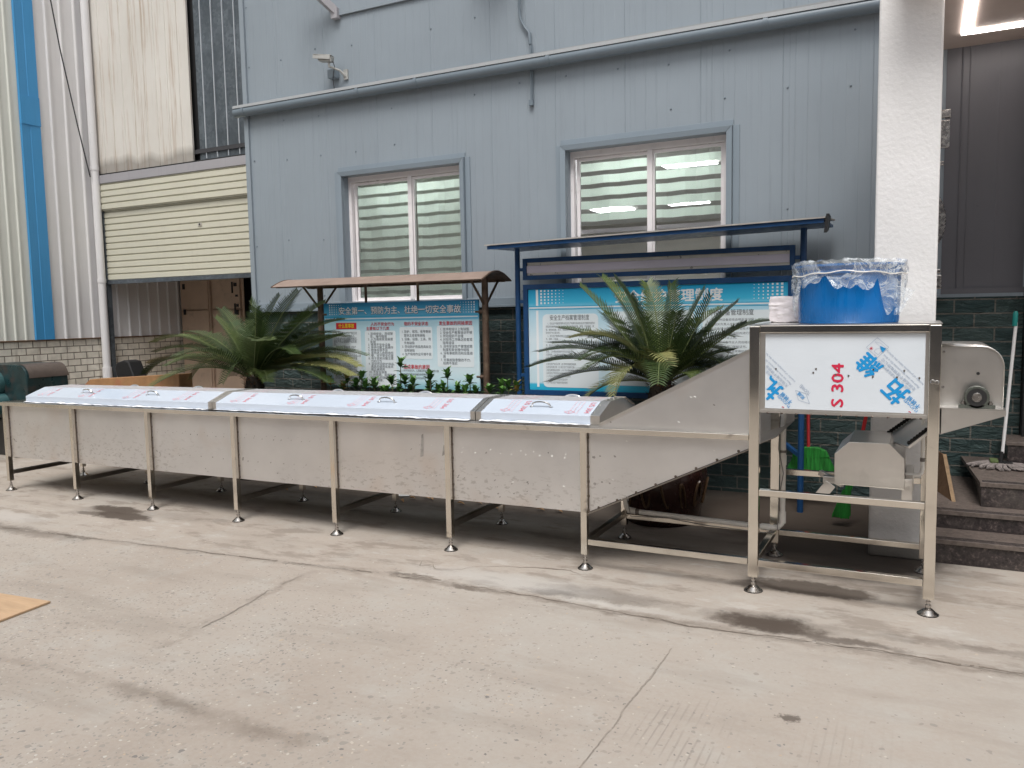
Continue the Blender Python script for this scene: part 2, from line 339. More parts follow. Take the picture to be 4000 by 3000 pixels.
M_TEAL=m_brick('teal_split_brick',(.045,.085,.085),(.065,.105,.10),(.22,.21,.185),.262,.1035,.006,'X',1.0,.38,(1.94,-.03),None)
M_WBRICKY=m_brick('white_glazed_brick',(.80,.75,.65),(.88,.83,.73),(.20,.165,.13),.183,.087,.006,'Y',0,.4,(.02,.01),(.22,.17,.12))
def m_granite():
    m,t,b=NT('black_granite'); v=coord(t)
    c=ramp(t,noi(t,v,38,6,.7),[(.35,(.016,.014,.015)),(.55,(.045,.036,.036)),(.72,(.16,.125,.115))])
    c=mix(t,c,(.21,.185,.165),ramp(t,noi(t,v,3.5,4),[(.5,0),(.8,.5)]))
    t.links.new(c,b.inputs['Base Color']); b.inputs['Roughness'].default_value=.25; return m
M_GRANITE=m_granite()
M_GRANTOP=plain('dusty_granite_tread',(.13,.105,.092),.5,0,.35,30)
def m_stucco():
    m,t,b=NT('white_stucco'); v=coord(t); c=ramp(t,noi(t,v,1.5,4),[(.3,(.68,.675,.67)),(.7,(.80,.795,.795))])
    geo=N(t,'ShaderNodeNewGeometry'); sx=N(t,'ShaderNodeSeparateXYZ'); t.links.new(geo.outputs['Position'],sx.inputs[0])
    z=math_(t,'MULTIPLY_ADD',noi(t,v,6,4),.10,sx.outputs[2]); c=mix(t,c,(.19,.18,.165),ramp(t,z,[(.145,1),(.165,0)]))
    t.links.new(c,b.inputs['Base Color']); b.inputs['Roughness'].default_value=.8
    bump(t,b,noi(t,v,46,3,.5),.45,.007); return m
M_STUCCO=m_stucco()
M_SOFFIT=plain('soffit_paint',(.52,.43,.39),.6,0,.05,3)
def emis(name,col,s):
    m,t,b=NT(name); b.inputs['Base Color'].default_value=(*col,1); b.inputs['Emission Color'].default_value=(*col,1); b.inputs['Emission Strength'].default_value=s; return m
M_LED=emis('led_strip',(1,.93,.88),6)
M_ROOML=emis('office_light_panel',(.95,1,1),14)
M_BLINDBACK=emis('added_blind_backlight',(.97,1,1),9.0)  # for the added lights behind the blinds
M_PVC=plain('window_pvc',(.80,.77,.78),.35,0,.05,5,dirt=((.30,.26,.24),9,.62,.3))
M_MINT=plain('blind_opaque_band',(.86,.95,.88),.7,0,.05,2,.2,20,stretch=(1,1,.3))
def _tl(m,f):
    t=m.node_tree; b=t.nodes['Principled BSDF']; o=t.nodes['Material Output']; tr=N(t,'ShaderNodeBsdfTranslucent'); tr.inputs[0].default_value=(.80,.95,.84,1); mx=N(t,'ShaderNodeMixShader'); mx.inputs[0].default_value=f
    t.links.new(b.outputs[0],mx.inputs[1]); t.links.new(tr.outputs[0],mx.inputs[2]); t.links.new(mx.outputs[0],o.inputs[0])
_tl(M_MINT,.42)
def m_sheer(name='blind_sheer_band',al=.62,col=(.27,.30,.265)):
    m,t,b=NT(name); b.inputs['Base Color'].default_value=(*col,1); b.inputs['Roughness'].default_value=.8; b.inputs['Alpha'].default_value=al; return m
M_SHEER=m_sheer('blind_sheer_band',.85,(.60,.67,.59)); M_SHEER2=m_sheer('open_sheer_band',.62,(.50,.51,.48))
def m_glass():
    m,t,b=NT('window_glass'); out=t.nodes['Material Output']; tr=N(t,'ShaderNodeBsdfTransparent'); gl=N(t,'ShaderNodeBsdfGlossy'); gl.inputs['Roughness'].default_value=.02
    fr=N(t,'ShaderNodeFresnel'); fr.inputs[0].default_value=1.5; mx=N(t,'ShaderNodeMixShader'); t.links.new(fr.outputs[0],mx.inputs[0]); t.links.new(tr.outputs[0],mx.inputs[1]); t.links.new(gl.outputs[0],mx.inputs[2]); t.links.new(mx.outputs[0],out.inputs[0]); t.nodes.remove(b); return m
M_GLASS=m_glass()
M_ROOM=plain('office_interior',(.60,.58,.55),.8,0,.1,1)
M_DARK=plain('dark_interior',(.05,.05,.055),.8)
M_BEIGE=plain('beige_door_paint',(.62,.47,.36),.5,0,.08,4,dirt=((.2,.15,.11),6,.58,.4))
M_BLACK=plain('black_plastic',(.02,.02,.021),.45)
M_BROWNMETAL=plain('brown_rusty_paint',(.13,.085,.06),.5,.3,.3,12,.3,40,dirt=((.30,.22,.15),7,.55,.7))
M_ROOFBR=plain('dusty_brown_roof',(.27,.20,.165),.65,0,.15,4)
M_BLUEPAINT=plain('blue_painted_steel',(.010,.058,.165),.38,0,.12,8,.15,30,dirt=((.10,.12,.16),12,.62,.4))
M_GREYROOF=plain('dusty_grey_roof',(.36,.34,.32),.7,0,.2,6)
M_LEDBOX=plain('pale_lilac_strip',(.62,.57,.66),.5,0,.04,4)
M_ALU=plain('thin_steel_strip',(.66,.63,.57),.35,.5,.08,9)
def m_poster(name,stops,z0,z1):
    m,t,b=NT(name); geo=N(t,'ShaderNodeNewGeometry'); sx=N(t,'ShaderNodeSeparateXYZ'); t.links.new(geo.outputs['Position'],sx.inputs[0])
    mr=N(t,'ShaderNodeMapRange'); mr.inputs[1].default_value=z0; mr.inputs[2].default_value=z1; t.links.new(sx.outputs[2],mr.inputs[0])
    c=ramp(t,mr.outputs[0],stops); t.links.new(c,b.inputs['Base Color']); b.inputs['Roughness'].default_value=.35
    bump(t,b,noi(t,coord(t,(1,1,1.6)),3,3),.2,.02); return m
M_POSTA=m_poster('printed_safety_poster',[(0,(.26,.52,.60)),(.08,(.55,.75,.82)),(.2,(.66,.80,.85)),(.78,(.46,.70,.80)),(.79,(.30,.60,.78)),(.82,(.16,.52,.76)),(.94,(.05,.36,.62)),(1,(.02,.22,.44))],.87,1.66)
M_POSTB=m_poster('printed_rules_poster',[(0,(.02,.40,.62)),(.06,(.05,.50,.72)),(.08,(.60,.77,.84)),(.5,(.68,.80,.86)),(.8,(.42,.70,.84)),(.81,(.24,.62,.80)),(.86,(.06,.50,.76)),(1,(.01,.36,.66))],.87,1.75)
M_PANELW=plain('poster_text_panel',(.76,.83,.86),.4)
M_WHITEP=plain('print_white',(.85,.88,.90),.4)
M_NAVYP=plain('print_navy',(.015,.03,.09),.4)
M_GREYT=plain('print_grey',(.20,.22,.25),.45)
M_DARKT=plain('print_dark_grey',(.10,.11,.13),.45)
M_REDT=plain('poster_red',(.60,.03,.05),.4)
M_YEL=plain('poster_yellow',(.85,.68,.03),.4)
M_CYANL=plain('poster_cyan_line',(.02,.40,.68),.4)
M_DRUM=plain('blue_plastic_drum',(.002,.135,.42),.28,0,.08,4,.1,9,stretch=(3,3,.4))
def m_wrap(name,al,col=(.85,.88,.9)):
    m,t,b=NT(name); b.inputs['Base Color'].default_value=(*col,1); b.inputs['Roughness'].default_value=.12; b.inputs['Coat Weight'].default_value=.5
    v=coord(t); n=noi(t,coord(t,(1,1,1.4),rot=(.4,.3,0)),5.5,5,.6,2.2); f=ramp(t,n,[(.38,al*.6),(.47,al),(.505,min(1,al*3.2)),(.53,al),(.62,al*1.9),(.66,al*.7)]); t.links.new(f,b.inputs['Alpha'])
    bump(t,b,n,.45,.015); return m
M_WRAP=m_wrap('clear_plastic_film',.24,(.80,.86,.90))
M_WRAP2=plain('stretch_wrap_white',(.66,.62,.64),.22,0,.1,8,1.0,14,coat=.5,stretch=(1,1,3))
M_PVCPIPE=plain('white_pvc_pipe',(.82,.80,.76),.35,0,.06,6,dirt=((.4,.35,.3),8,.6,.4))
M_TAPE=plain('grey_tape',(.19,.17,.155),.5,0,.2,20)
M_WIRE=plain('thin_grey_wire',(.22,.21,.20),.5)
M_WIREBLK=plain('dark_cable',(.045,.045,.05),.5)
M_CASTIRON=plain('green_grey_casting',(.10,.11,.095),.4,.4,.2,30,.3,60)
M_CHAIN=plain('black_chain',(.018,.017,.016),.4,.6,.3,60)
M_REDPL=plain('red_broom_handle',(.36,.014,.016),.35)
M_GREENPL=plain('green_bristle',(.018,.22,.028),.55,0,.5,26,.8,30,stretch=(2.5,1,.25))
M_MOPW=plain('white_enamel_rod',(.80,.80,.80),.25)
M_TEALPL=plain('teal_grip',(.01,.22,.20),.35)
M_MOPG=plain('grimy_mop_cloth',(.24,.21,.20),.95,0,.35,26,1,40)
M_MOPGR=plain('moss_green_pad',(.10,.14,.05),.9,0,.3,30)
M_POT=plain('oxblood_glaze',(.030,.011,.009),.22,0,.25,8)
M_POTREL=plain('ochre_relief_glaze',(.075,.042,.02),.35,0,.3,20)
M_SOIL=plain('potting_soil',(.03,.022,.016),.95,0,.3,30)
M_PLYD=plain('weathered_edge',(.24,.16,.09),.7,0,.2,20)
M_PLY=plain('plywood_board',(.50,.34,.21),.65,0,.12,4,.2,30,stretch=(1,6,1))
M_PLYE=plain('plywood_edge',(.15,.085,.045),.8,0,.2,20)
M_ORANGEW=plain('orange_timber',(.33,.18,.08),.6,0,.2,8,dirt=((.35,.12,.07),5,.5,.6))
M_TEALM=plain('dark_teal_enamel',(.008,.030,.034),.35,0,.4,6,dirt=((.05,.035,.03),7,.5,.7))
M_TEALM2=plain('teal_casting',(.035,.095,.10),.4,0,.2,9)
M_BROWNM=plain('brown_machine_hood',(.09,.07,.06),.5,0,.2,8)
M_GREYM=plain('grey_camera_housing',(.42,.42,.40),.4,.2,.12,12)
def m_leaf(name,col,col2,tr=.25):
    m,t,b=NT(name); v=coord(t); c=ramp(t,noi(t,v,7,3),[(.3,col),(.7,col2)]); t.links.new(c,b.inputs['Base Color'])
    b.inputs['Roughness'].default_value=.38; b.inputs['Specular IOR Level'].default_value=.4
    b.inputs['Subsurface Weight'].default_value=0
    return m
M_FR1=m_leaf('sago_leaflet_dark',(.026,.048,.014),(.055,.088,.027))
M_FR2=m_leaf('sago_leaflet_mid',(.052,.084,.024),(.11,.145,.045))
M_FR3=m_leaf('sago_leaflet_pale',(.15,.165,.06),(.26,.25,.10))
M_RACH=plain('frond_midrib',(.13,.16,.06),.5)
M_TRUNK=plain('shaggy_palm_trunk',(.035,.026,.018),.95,0,.4,30,1,40)
M_DRYF=plain('dry_frond_base',(.22,.12,.055),.9,0,.3,20)
M_SHL=m_leaf('shrub_leaf_bright',(.06,.16,.03),(.13,.27,.06))
M_SHD=m_leaf('shrub_leaf_dark',(.025,.065,.022),(.05,.11,.035))
M_SHY=m_leaf('shrub_leaf_yellow',(.30,.30,.06),(.34,.20,.09))
M_STEM=plain('shrub_stem',(.11,.10,.06),.8)
M_DRYL=plain('dry_leaf',(.42,.25,.12),.8,0,.3,30)
M_PAPER=plain('white_scrap',(.7,.7,.68),.8)
# ---------------------------------------------------------------- text
_fc={}
def glyph(body,size,bold=0,space=1,spx=1):
    k=(body,size,bold,space,spx)
    if k not in _fc:
        c=bpy.data.curves.new('t','FONT'); c.body=body; c.size=size; c.space_line=space; c.space_character=spx; c.offset=bold*size; c.resolution_u=2
        o=bpy.data.objects.new('t',c); C.objects.link(o); bpy.context.view_layer.update()
        me=bpy.data.meshes.new_from_object(o); _fc[k]=([(v.co.x,v.co.y) for v in me.vertices],[tuple(p.vertices) for p in me.polygons])
        bpy.data.objects.remove(o); bpy.data.curves.remove(c); bpy.data.meshes.remove(me)
    return _fc[k]
def text(mb,body,size,org,ex,ey,m=0,bold=0,space=1,align='l',width=None,clip=None,rot=0,spx=1):
    if bold>0:
        b=bold*size*.55
        for k,(qx,qy) in enumerate(((-b,0),(b,0),(0,b),(0,-b))):
            nrm=Vector(ex).cross(Vector(ey)).normalized()*(.00008*k); ca,sa=math.cos(rot),math.sin(rot)
            text(mb,body,size,Vector(org)+Vector(ex)*(qx*ca-qy*sa)+Vector(ey)*(qx*sa+qy*ca)+nrm,ex,ey,m,0,space,align,width,clip,rot,spx)
        return
    vs,fs=glyph(body,size,0,space,spx)
    if not vs: return
    x0=min(v[0] for v in vs); x1=max(v[0] for v in vs); sx=(width/(x1-x0)) if width else 1
    dx=-x0*sx if align=='l' else -(x0+x1)/2*sx
    ca,sa=math.cos(rot),math.sin(rot); o=Vector(org); ex=Vector(ex); ey=Vector(ey); P=[];U=[]
    for x,y in vs:
        x=x*sx+dx; u,w=x*ca-y*sa,x*sa+y*ca; U.append((u,w)); P.append(o+ex*u+ey*w)
    if clip:
        f2=[]
        for f in fs:
            if all(clip(P[i]) for i in f): f2.append(f)
        fs=f2
        used=sorted({i for f in fs for i in f}); mp={i:j for j,i in enumerate(used)}
        P=[P[i] for i in used]; fs=[tuple(mp[i] for i in f) for f in fs]
    mb.add(P,fs,m)
EX,EZ=(1,0,0),(0,0,1)
rnd=random.Random(5)
# ================================================================ SETTING
def crack(mb,pts,w0,w1,z,m,seed=0,step=.016,jit=.010,gap=0):
    rd=random.Random(seed); P=[Vector((*p,0)) for p in pts]; L=[];
    for a,b in zip(P,P[1:]):
        n=max(1,int((b-a).length/step))
        for i in range(n): L.append(a.lerp(b,i/n))
    L.append(P[-1]); pl=[];pr=[]
    for i,p in enumerate(L):
        t=(L[min(i+1,len(L)-1)]-L[max(i-1,0)]).normalized(); q=Vector((-t.y,t.x,0))
        k=noise.noise(p*2.2+Vector((seed,0,0)))*.5+.5; w=w0+(w1-w0)*k*k*1.6
        e=q*(noise.noise(p*7+Vector((0,seed*3,0)))*jit*1.8+noise.noise(p*31+Vector((seed,3,0)))*jit*.8); w*=min(1,6*i/len(L)+.1)*min(1,6*(len(L)-i)/len(L)+.1)
        pl.append(p+e+q*(w/2+rd.uniform(0,w*.45))); pr.append(p+e-q*(w/2+rd.uniform(0,w*.45)))
    n=len(L); vs=[(p.x,p.y,z) for p in pl]+[(p.x,p.y,z) for p in pr]
    mb.add(vs,[(i,i+1,n+i+1,n+i) for i in range(n-1) if noise.noise(L[i]*4.3+Vector((seed*7,1,0)))*.5+.5>gap*.9+.08*noise.noise(L[i]*40)],m)
g=MB()
g.add([(-300,-300,0),(300,-300,0),(300,300,0),(-300,300,0)],[(0,1,2,3)],0)
J=[(-9,-1.25),(-4.4,-.87),(-3.54,-.79),(-1.74,-.65),(-.76,-.55),(.1,-.585),(.80,-.63),(1.2,-.60),(1.58,-.571),(2.2,-.577),(4,-.6)]
crack(g,J,.008,.030,.0015,2,3,gap=.45); crack(g,J,.002,.010,.003,1,4,gap=.46)
crack(g,[(.81,-.66),(.797,-.945),(.799,-1.252),(.79,-1.395),(.789,-1.604),(.789,-1.817),(.79,-2.5),(.79,-3.5)],.002,.008,.003,2,7,jit=.005,gap=.34)
crack(g,[(-1.064,-.291),(-.983,-.282),(-.938,-.364),(-.884,-.315),(-.816,-.384),(-.667,-.331),(-.617,-.248),(-.414,-.159),(-.3,-.12),(-.206,-.104),(-.061,-.088),(.043,-.144)],.001,.005,.003,1,9,gap=.25)
crack(g,[(-1.489,-.70),(-1.508,-1.035),(-1.439,-1.301),(-1.394,-1.687),(-1.402,-1.914)],.001,.007,.003,2,21,gap=.5)
o=g.build('ground',[M_GROUND,M_CRACK,M_CRACKL]); tag(o,'pale concrete yard with a cracked joint and damp stains and painted shade behind the machine','ground',kind='structure')

# ---- blue-grey clad office building
BL=thing('clad_building','blue-grey ribbed metal office building with two windows and a dark brick base','building',(-1.7,2.4,0))
def ribbed(mb,x0,x1,z0,z1,Y,pitch=.0935,ph=-3.168,d=.0028,w=.009,m=0,axis='X',sgn=1):
    xs=[]; k=math.floor((x0-ph)/pitch); x=ph+k*pitch
    P=[(x0,0)]
    while x<x1+pitch:
        i=round((x-ph)/pitch)
        dd=d*1.6 if i%7==0 else d*(.65+.35*math.sin(i*5.3))
        for a,b in ((x-w/2,0),(x,dd),(x+w/2,0)):
            if x0<a<x1: P.append((a,b))
        if i%7==0:
            for a,b in ((x+.045,0),(x+.049,dd*.5),(x+.053,0)):
                if x0<a<x1: P.append((a,b))
        x+=pitch
    P.append((x1,0)); P.sort(); n=len(P)
    if axis=='X': vs=[(a,Y-b*sgn,z0) for a,b in P]+[(a,Y-b*sgn,z1) for a,b in P]
    else: vs=[(Y+b*sgn,a,z0) for a,b in P]+[(Y+b*sgn,a,z1) for a,b in P]
    mb.add(vs,[(i,i+1,n+i+1,n+i) for i in range(n-1)],m)
def wall_open(mb,x0,x1,z0,z1,holes,fn):
    xs=sorted(holes); 
    zb=min(h[2] for h in holes); zt=max(h[3] for h in holes)
    fn(mb,x0,x1,z0,zb); fn(mb,x0,x1,zt,z1)
    cur=x0
    for h in xs: fn(mb,cur,h[0],zb,zt); cur=h[1]
    fn(mb,cur,x1,zb,zt)
XL=-4.945
w=MB(); wall_open(w,XL,1.95,1.63,6.8,[(-3.62,-2.205,1.665,2.985),(-1.10,.32,1.665,2.985)],lambda mb,a,b,c,d: ribbed(mb,a,b,c,d,2.40))
w.box(XL,XL+.01,2.403,3.4,0,6.8,0); w.box(XL,XL+.06,2.375,2.398,1.63,6.8,0)
w.box(XL,6,9.6,9.7,-.02,6.8); w.box(XL,6,2.45,9.6,6.8,6.9)
w.build('wall',M_BLUEWALL,BL)
b=MB(); b.box(XL+.02,2.43,2.405,2.6,0,1.60); b.build('brick_base',M_TEAL,BL)
b=MB(); b.box(XL-.02,1.9,2.355,2.42,1.60,1.625); b.box(XL-.01,1.9,2.37,2.40,1.626,1.69); b.build('base_flashing',M_BLUETRIM,BL,bevel=.003)
sc_=MB(); rs=random.Random(31)
for z in (1.75,2.35,3.25,3.62,4.3,4.9):
    x=-4.85
    while x<1.35:
        inw=any(a-.12<x<b_+.12 and z<3.1 for a,b_ in ((-3.62,-2.205),(-1.10,.32)))
        if not inw and rs.random()<.75: zz=z+rs.uniform(-.03,.03); sc_.lathe([(.001,-.007),(.006,-.005),(.009,0)],(x+rs.uniform(-.02,.02),2.398,zz),'y',6)
        x+=.47
sc_.build('wall_screw',M_GUTTER,BL)['kind']='stuff'
# gutter-like pipe ledge
gt=MB(); path=[(x,2.33,3.80) for x in (-5.02,1.55)]
gt.tube([(-5.02,2.335,3.79),(1.55,2.335,3.765)],.052,16,0)
gt.box(-5.02,1.55,2.30,2.40,3.835,3.85,1)
gt.hexa([(-5.02,2.285,3.825),(1.55,2.285,3.80),(1.55,2.40,3.80),(-5.02,2.40,3.825),(-5.02,2.295,3.857),(1.55,2.295,3.832),(1.55,2.40,3.845),(-5.02,2.40,3.87)],1)
for x in (-4.9,-3.35,-2.65,-1.25,.62): gt.tube([(x,2.335,3.792-(x+5)*.0038),(x+.035,2.335,3.792-(x+5)*.0038)],.058,16,0)
gt.build('ledge_pipe',[M_GUTTER,M_GUTTOP],BL,smooth=True)
sh=MB(); sh.box(-3.60,2.2,2.375,2.392,4.59,6.7)
sh.build('upper_sheet',M_BLUEWALL,BL,bevel=.002)
cd=MB(); cd.tube([(-1.435,2.38,4.06),(-1.435,2.38,3.47)],.009,8); cd.box(-1.455,-1.415,2.365,2.395,3.42,3.47,0); cd.tube([(-1.42,2.385,3.95),(-1.42,2.385,3.45)],.005,6)
cd.build('conduit',M_GUTTER,BL)
cb=MB(); cb.tube([(-1.50,2.30,4.9),(-1.505,2.33,4.45),(-1.535,2.36,4.30),(-1.53,2.37,4.2),(-1.49,2.375,4.12),(-1.445,2.375,4.06),(-1.437,2.375,3.96)],.013,8); cb.build('cable',M_GUTTER,BL,smooth=True)
ar=MB(); ar.bar((-3.62,2.38,4.63),(-3.95,2.0,5.05),.07,.07); ar.box(-3.66,-3.58,2.34,2.40,4.56,4.66); ar.build('steel_arm',M_LINTEL,BL)
bx=MB(); bx.box(-1.9,-1.55,2.0,2.38,4.93,5.3); bx.build('wall_box',M_GUTTER,BL,bevel=.01)
# office room behind the windows
rm=MB(); rm.box(XL+.02,1.9,2.62,2.64,3.0,3.6); rm.box(XL+.02,1.9,2.62,9.5,.6,.62); rm.box(XL+.02,1.9,2.5,9.5,3.02,3.05); rm.box(XL+.02,XL+.06,2.5,9.5,.6,3.02); rm.box(1.86,1.9,2.5,9.5,.6,3.02); rm.box(XL+.02,1.9,9.4,9.45,.6,3.02)
rm.box(-.6,.8,3.4,4.2,.62,1.85); rm.box(-1.5,-.9,4.5,5.0,.62,1.9)
rm.build('office_room',M_ROOM,BL)
for x0,x1,y0,y1,mm in ((-.60,-.08,3.60,3.86,0),(-1.40,-.86,6.5,6.85,0),(-2.52,-1.98,6.6,7.0,0),(-3.5,-2.3,2.80,2.98,1),(-1.0,.2,2.80,2.98,1)):  # last two are added, hidden above the window heads to backlight the blinds
    lt=MB(); lt.box(x0,x1,y0,y1,2.992,3.012); lt.build('office_light_or_backlight',(M_ROOML,M_BLINDBACK)[mm],BL)
def window(x0,x1,bands,low,mull,sheer):
    z0,z1=1.665,2.985
    wd=MB(); # pvc outer frame
    f=.035
    for a,b_,c,d in ((x0,x0+f,z0,z1),(x1-f,x1,z0,z1),(x0+f,x1-f,z1-f-.02,z1),(x0+f,x1-f,z0,z0+f)): wd.box(a,b_,2.475,2.56,c,d)
    wd.box(mull-.024,mull+.024,2.47,2.545,z0+f,z1-f-.02)
    o=wd.build('window',M_PVC,BL,bevel=.003)
    s=MB()
    for a,b_,y in ((x0+f+.012,mull-.005,2.515),(mull+.006,x1-f-.002,2.495)):
        t=.03
        s.box(a,a+t,y,y+.025,z0+f,z1-.06); s.box(b_-t,b_,y,y+.025,z0+f,z1-.06); s.box(a+t,b_-t,y,y+.025,z1-.085,z1-.06); s.box(a+t,b_-t,y,y+.025,z0+f,z0+f+.03)
    s.build('sash_frame',M_PVC,o,bevel=.002)
    gl=MB(); gl.box(x0+.03,mull,2.526,2.529,z0+.04,z1-.06); gl.box(mull,x1-.03,2.506,2.509,z0+.04,z1-.06); gl.build('pane',M_GLASS,o)
    for (a,b_,ph) in ((x0+.06,mull-.012,0),(mull+.03,x1-.03,.012)):
        bl=MB(); zt=z1-.07; z=zt-.035-ph; pitch=.1115
        n=20
        def strip(za,zb,m):
            vs=[];k=12
            for i in range(k+1):
                x=a+(b_-a)*i/k; wv=.006*math.sin(i*1.3+z*3)+.004*math.sin(i*.7+za*9)
                vs+= [(x,2.552+wv*2,za+wv*.6),(x,2.552+wv*2,zb+wv*.6)]
            bl.add(vs,[(2*i,2*i+2,2*i+3,2*i+1) for i in range(k)],m)
        strip(z,zt+.02,1)
        while z>low+.03:
            zb=max(low,z-bands); strip(zb,z,0); z2=max(low,z-pitch)
            if z2<zb: strip(z2,zb,1)
            z=z2
        if low>1.8: bl.box(a,b_,2.57,2.60,low-.045,low-.01,2)
        bl.build('blind',[M_MINT,sheer,M_PVC],o)
    return o
window(-3.62,-2.205,.078,1.70,-2.85,M_SHEER)
window(-1.10,.32,.072,2.30,-.355,M_SHEER2)
for x0,x1 in ((-3.62,-2.205),(-1.10,.32)):
    z0,z1=1.665,2.985; fl=MB()
    # folded flashing: proud frame around the opening and thin outer flange
    fl.prism([(x0-.05,2.35,z1+.045),(x1+.05,2.35,z1+.045),(x1,2.36,z1-.003),(x0,2.36,z1-.003)],(0,.045,0))
    fl.prism([(x0-.05,2.352,z0),(x0-.003,2.362,z0),(x0-.003,2.362,z1),(x0-.05,2.352,z1+.045)],(0,.04,0))
    fl.prism([(x1+.003,2.362,z0),(x1+.05,2.352,z0),(x1+.05,2.352,z1+.045),(x1+.003,2.362,z1)],(0,.04,0))
    fl.box(x0-.055,x1+.055,2.385,2.397,z1+.047,z1+.095)
    fl.box(x0-.105,x0-.053,2.387,2.397,z0,z1+.05); fl.box(x1+.053,x1+.105,2.387,2.397,z0,z1+.05)
    fl.box(x0-.004,x0+.001,2.40,2.48,z0,z1); fl.box(x1-.001,x1+.004,2.40,2.48,z0,z1); fl.box(x0,x1,2.40,2.50,z1-.001,z1+.004); fl.box(x0,x1,2.38,2.50,z0-.02,z0-.001)
    fl.build('window_flashing',M_BLUETRIM,BL,bevel=.002)

# ---- porch at the right: dark wall, brick, soffit, door, pillar, steps
PO=thing('entrance_porch','entrance porch with dark grey clad wall and lit soffit behind the white pillar','porch',(2.4,2.3,0))
p=MB(); ribbed(p,1.9,2.42,1.66,3.39,2.395,.235,2.0,.004,.012); p.box(1.9,2.43,2.375,2.40,1.625,1.665); p.build('clad_wall',M_DARKWALL,PO)
p=MB(); p.box(2.435,2.52,2.28,2.5,.44,3.39,0); p.box(2.56,3.6,2.36,2.42,.44,3.0,1); p.box(2.52,3.6,2.30,2.5,3.0,3.39,0); p.box(3.6,6,2.3,2.5,.44,3.39,0)
p.build('door',[M_BLACK,M_DARK],PO,bevel=.004)
p=MB(); p.box(1.64,6,.62,2.5,3.392,3.55,0); p.build('soffit',M_SOFFIT,PO)
p=MB(); p.box(1.975,2.04,.75,2.06,3.378,3.3915); p.build('light_strip',M_LED,PO); p=MB(); p.box(2.042,3.6,1.99,2.064,3.378,3.3915); p.build('light_strip',M_LED,PO)
p=MB(); p.prism([(1.517,.94,0),(1.856,.94,0),(1.856,1.30,0),(1.517,1.30,0)],(0,0,5.4)); o=p.build('pillar',M_STUCCO,None,bevel=.012,loc=(1.7,1.1,0)); tag(o,'white roughcast square pillar standing beside the granite steps','pillar')
ST=thing('granite_steps','black granite entrance steps with grooved edges at the right','steps',(3,1.5,0))
p=MB()
p.box(1.865,6,.945,2.40,0,.12,0); p.box(1.858,6,.932,2.40,.121,.147,1)
p.box(1.868,6,1.225,2.40,.148,.235,0); p.box(1.861,6,1.212,2.40,.236,.262,1)
for k in range(3): p.box(1.858,6,.9315+.018+k*.022,.9315+.026+k*.022,.147,.1495,0); p.box(1.861,6,1.212+.018+k*.022,1.212+.026+k*.022,.262,.2645,0)
p.build('lower_steps',[M_GRANITE,M_GRANTOP],ST,bevel=.003)
p=MB(); p.box(2.145,6,1.41,2.38,.263,.392,0); p.prism([(2.138,1.40,.393),(6,1.40,.393),(6,2.39,.393),(2.065,2.39,.393)],(0,0,.027),1)
for k in range(3): p.box(2.15,6,1.42+k*.022,1.428+k*.022,.42,.4225,0)
p.build('landing',[M_GRANITE,M_GRANTOP],ST,bevel=.003)
p=MB(); p.box(2.33,6,2.0,2.36,.4225,.575,0); p.box(2.32,6,1.99,2.37,.576,.60,1); p.build('threshold',[M_GRANITE,M_GRANTOP],ST,bevel=.003)
# mirror-like items half hidden behind the pillar
def sideobj(): 
    t=thing('wall_sign','shiny metal sign lettering half hidden behind the white pillar','sign',(1.9,2.25,2.3))
    m=MB(); m.box(1.70,1.925,2.08,2.12,2.64,2.83); m.box(1.70,1.93,2.07,2.12,2.845,2.90); m.box(1.74,1.895,2.08,2.12,2.52,2.55); m.build('upper_character',M_CHROME,t,bevel=.006)
    m=MB(); c=(1.80,2.10,2.10); m.lathe([(.001,-.03),(.118,-.03),(.122,-.02),(.122,.02),(.118,.03),(.001,.03)],(1.795,2.10,2.14),'y',32)
    m.v=[(x,y,2.14+(z-2.14)*1.75) for x,y,z in m.v]; m.build('round_emblem',M_CHROME,t,smooth=True)
    m=MB(); m.box(1.75,1.90,2.09,2.12,1.66,1.76); m.box(1.76,1.893,2.085,2.11,1.77,1.80); m.build('lower_character',M_CHROME,t,bevel=.006)
sideobj()

# ---- white warehouse wing on the left + roller shutter bay
WG=thing('warehouse_wing','white ribbed warehouse wing with a blue stripe and white brick base','building',(-8.27,1.5,0))
def clad(mb,y0,y1,z0,z1,ys,h=.022,w=.03,m=0,X=-8.27):
    P=[(y0,0)]
    for y in sorted(ys):
        if y0<y-w and y+w<y1: P+=[(y-w*.8,0),(y-w*.35,h),(y+w*.35,h),(y+w*.8,0)]
    P.append((y1,0)); n=len(P)
    vs=[(X+b,a,z0) for a,b in P]+[(X+b,a,z1) for a,b in P]; mb.add(vs,[(i,i+1,n+i+1,n+i) for i in range(n-1)],m)
m=MB(); clad(m,2.20,3.0,1.31,8,[2.39,2.59,2.79]); clad(m,3.0,4.6,1.31,3.6,[3.02+.17*i for i in range(1,9)]); m.build('white_cladding',M_WHITECLAD,WG)
m=MB(); clad(m,-3,1.99,1.31,8,[1.855-.128*i for i in range(38)],.018,.022); m.build('translucent_cladding',M_CREAMTR,WG)
m=MB(); m.prism([(-8.268,1.965,1.31),(-8.245,1.975,1.31),(-8.250,2.085,1.31),(-8.245,2.09,1.31),(-8.240,2.215,1.31),(-8.268,2.225,1.31)],(0,0,6.6))
m.prism([(-8.262,1.962,4.0),(-8.238,1.972,4.0),(-8.233,2.218,4.0),(-8.262,2.228,4.0)],(0,0,.35)); m.build('blue_stripe',M_STRIPE,WG)
m=MB(); m.box(-8.5,-8.275,-3,5.5,0,1.295); m.build('brick_base',M_WBRICKY,WG)
m=MB(); m.box(-8.5,-8.25,-3,4.6,1.296,1.309); m.build('base_flashing',M_PLYE,WG)
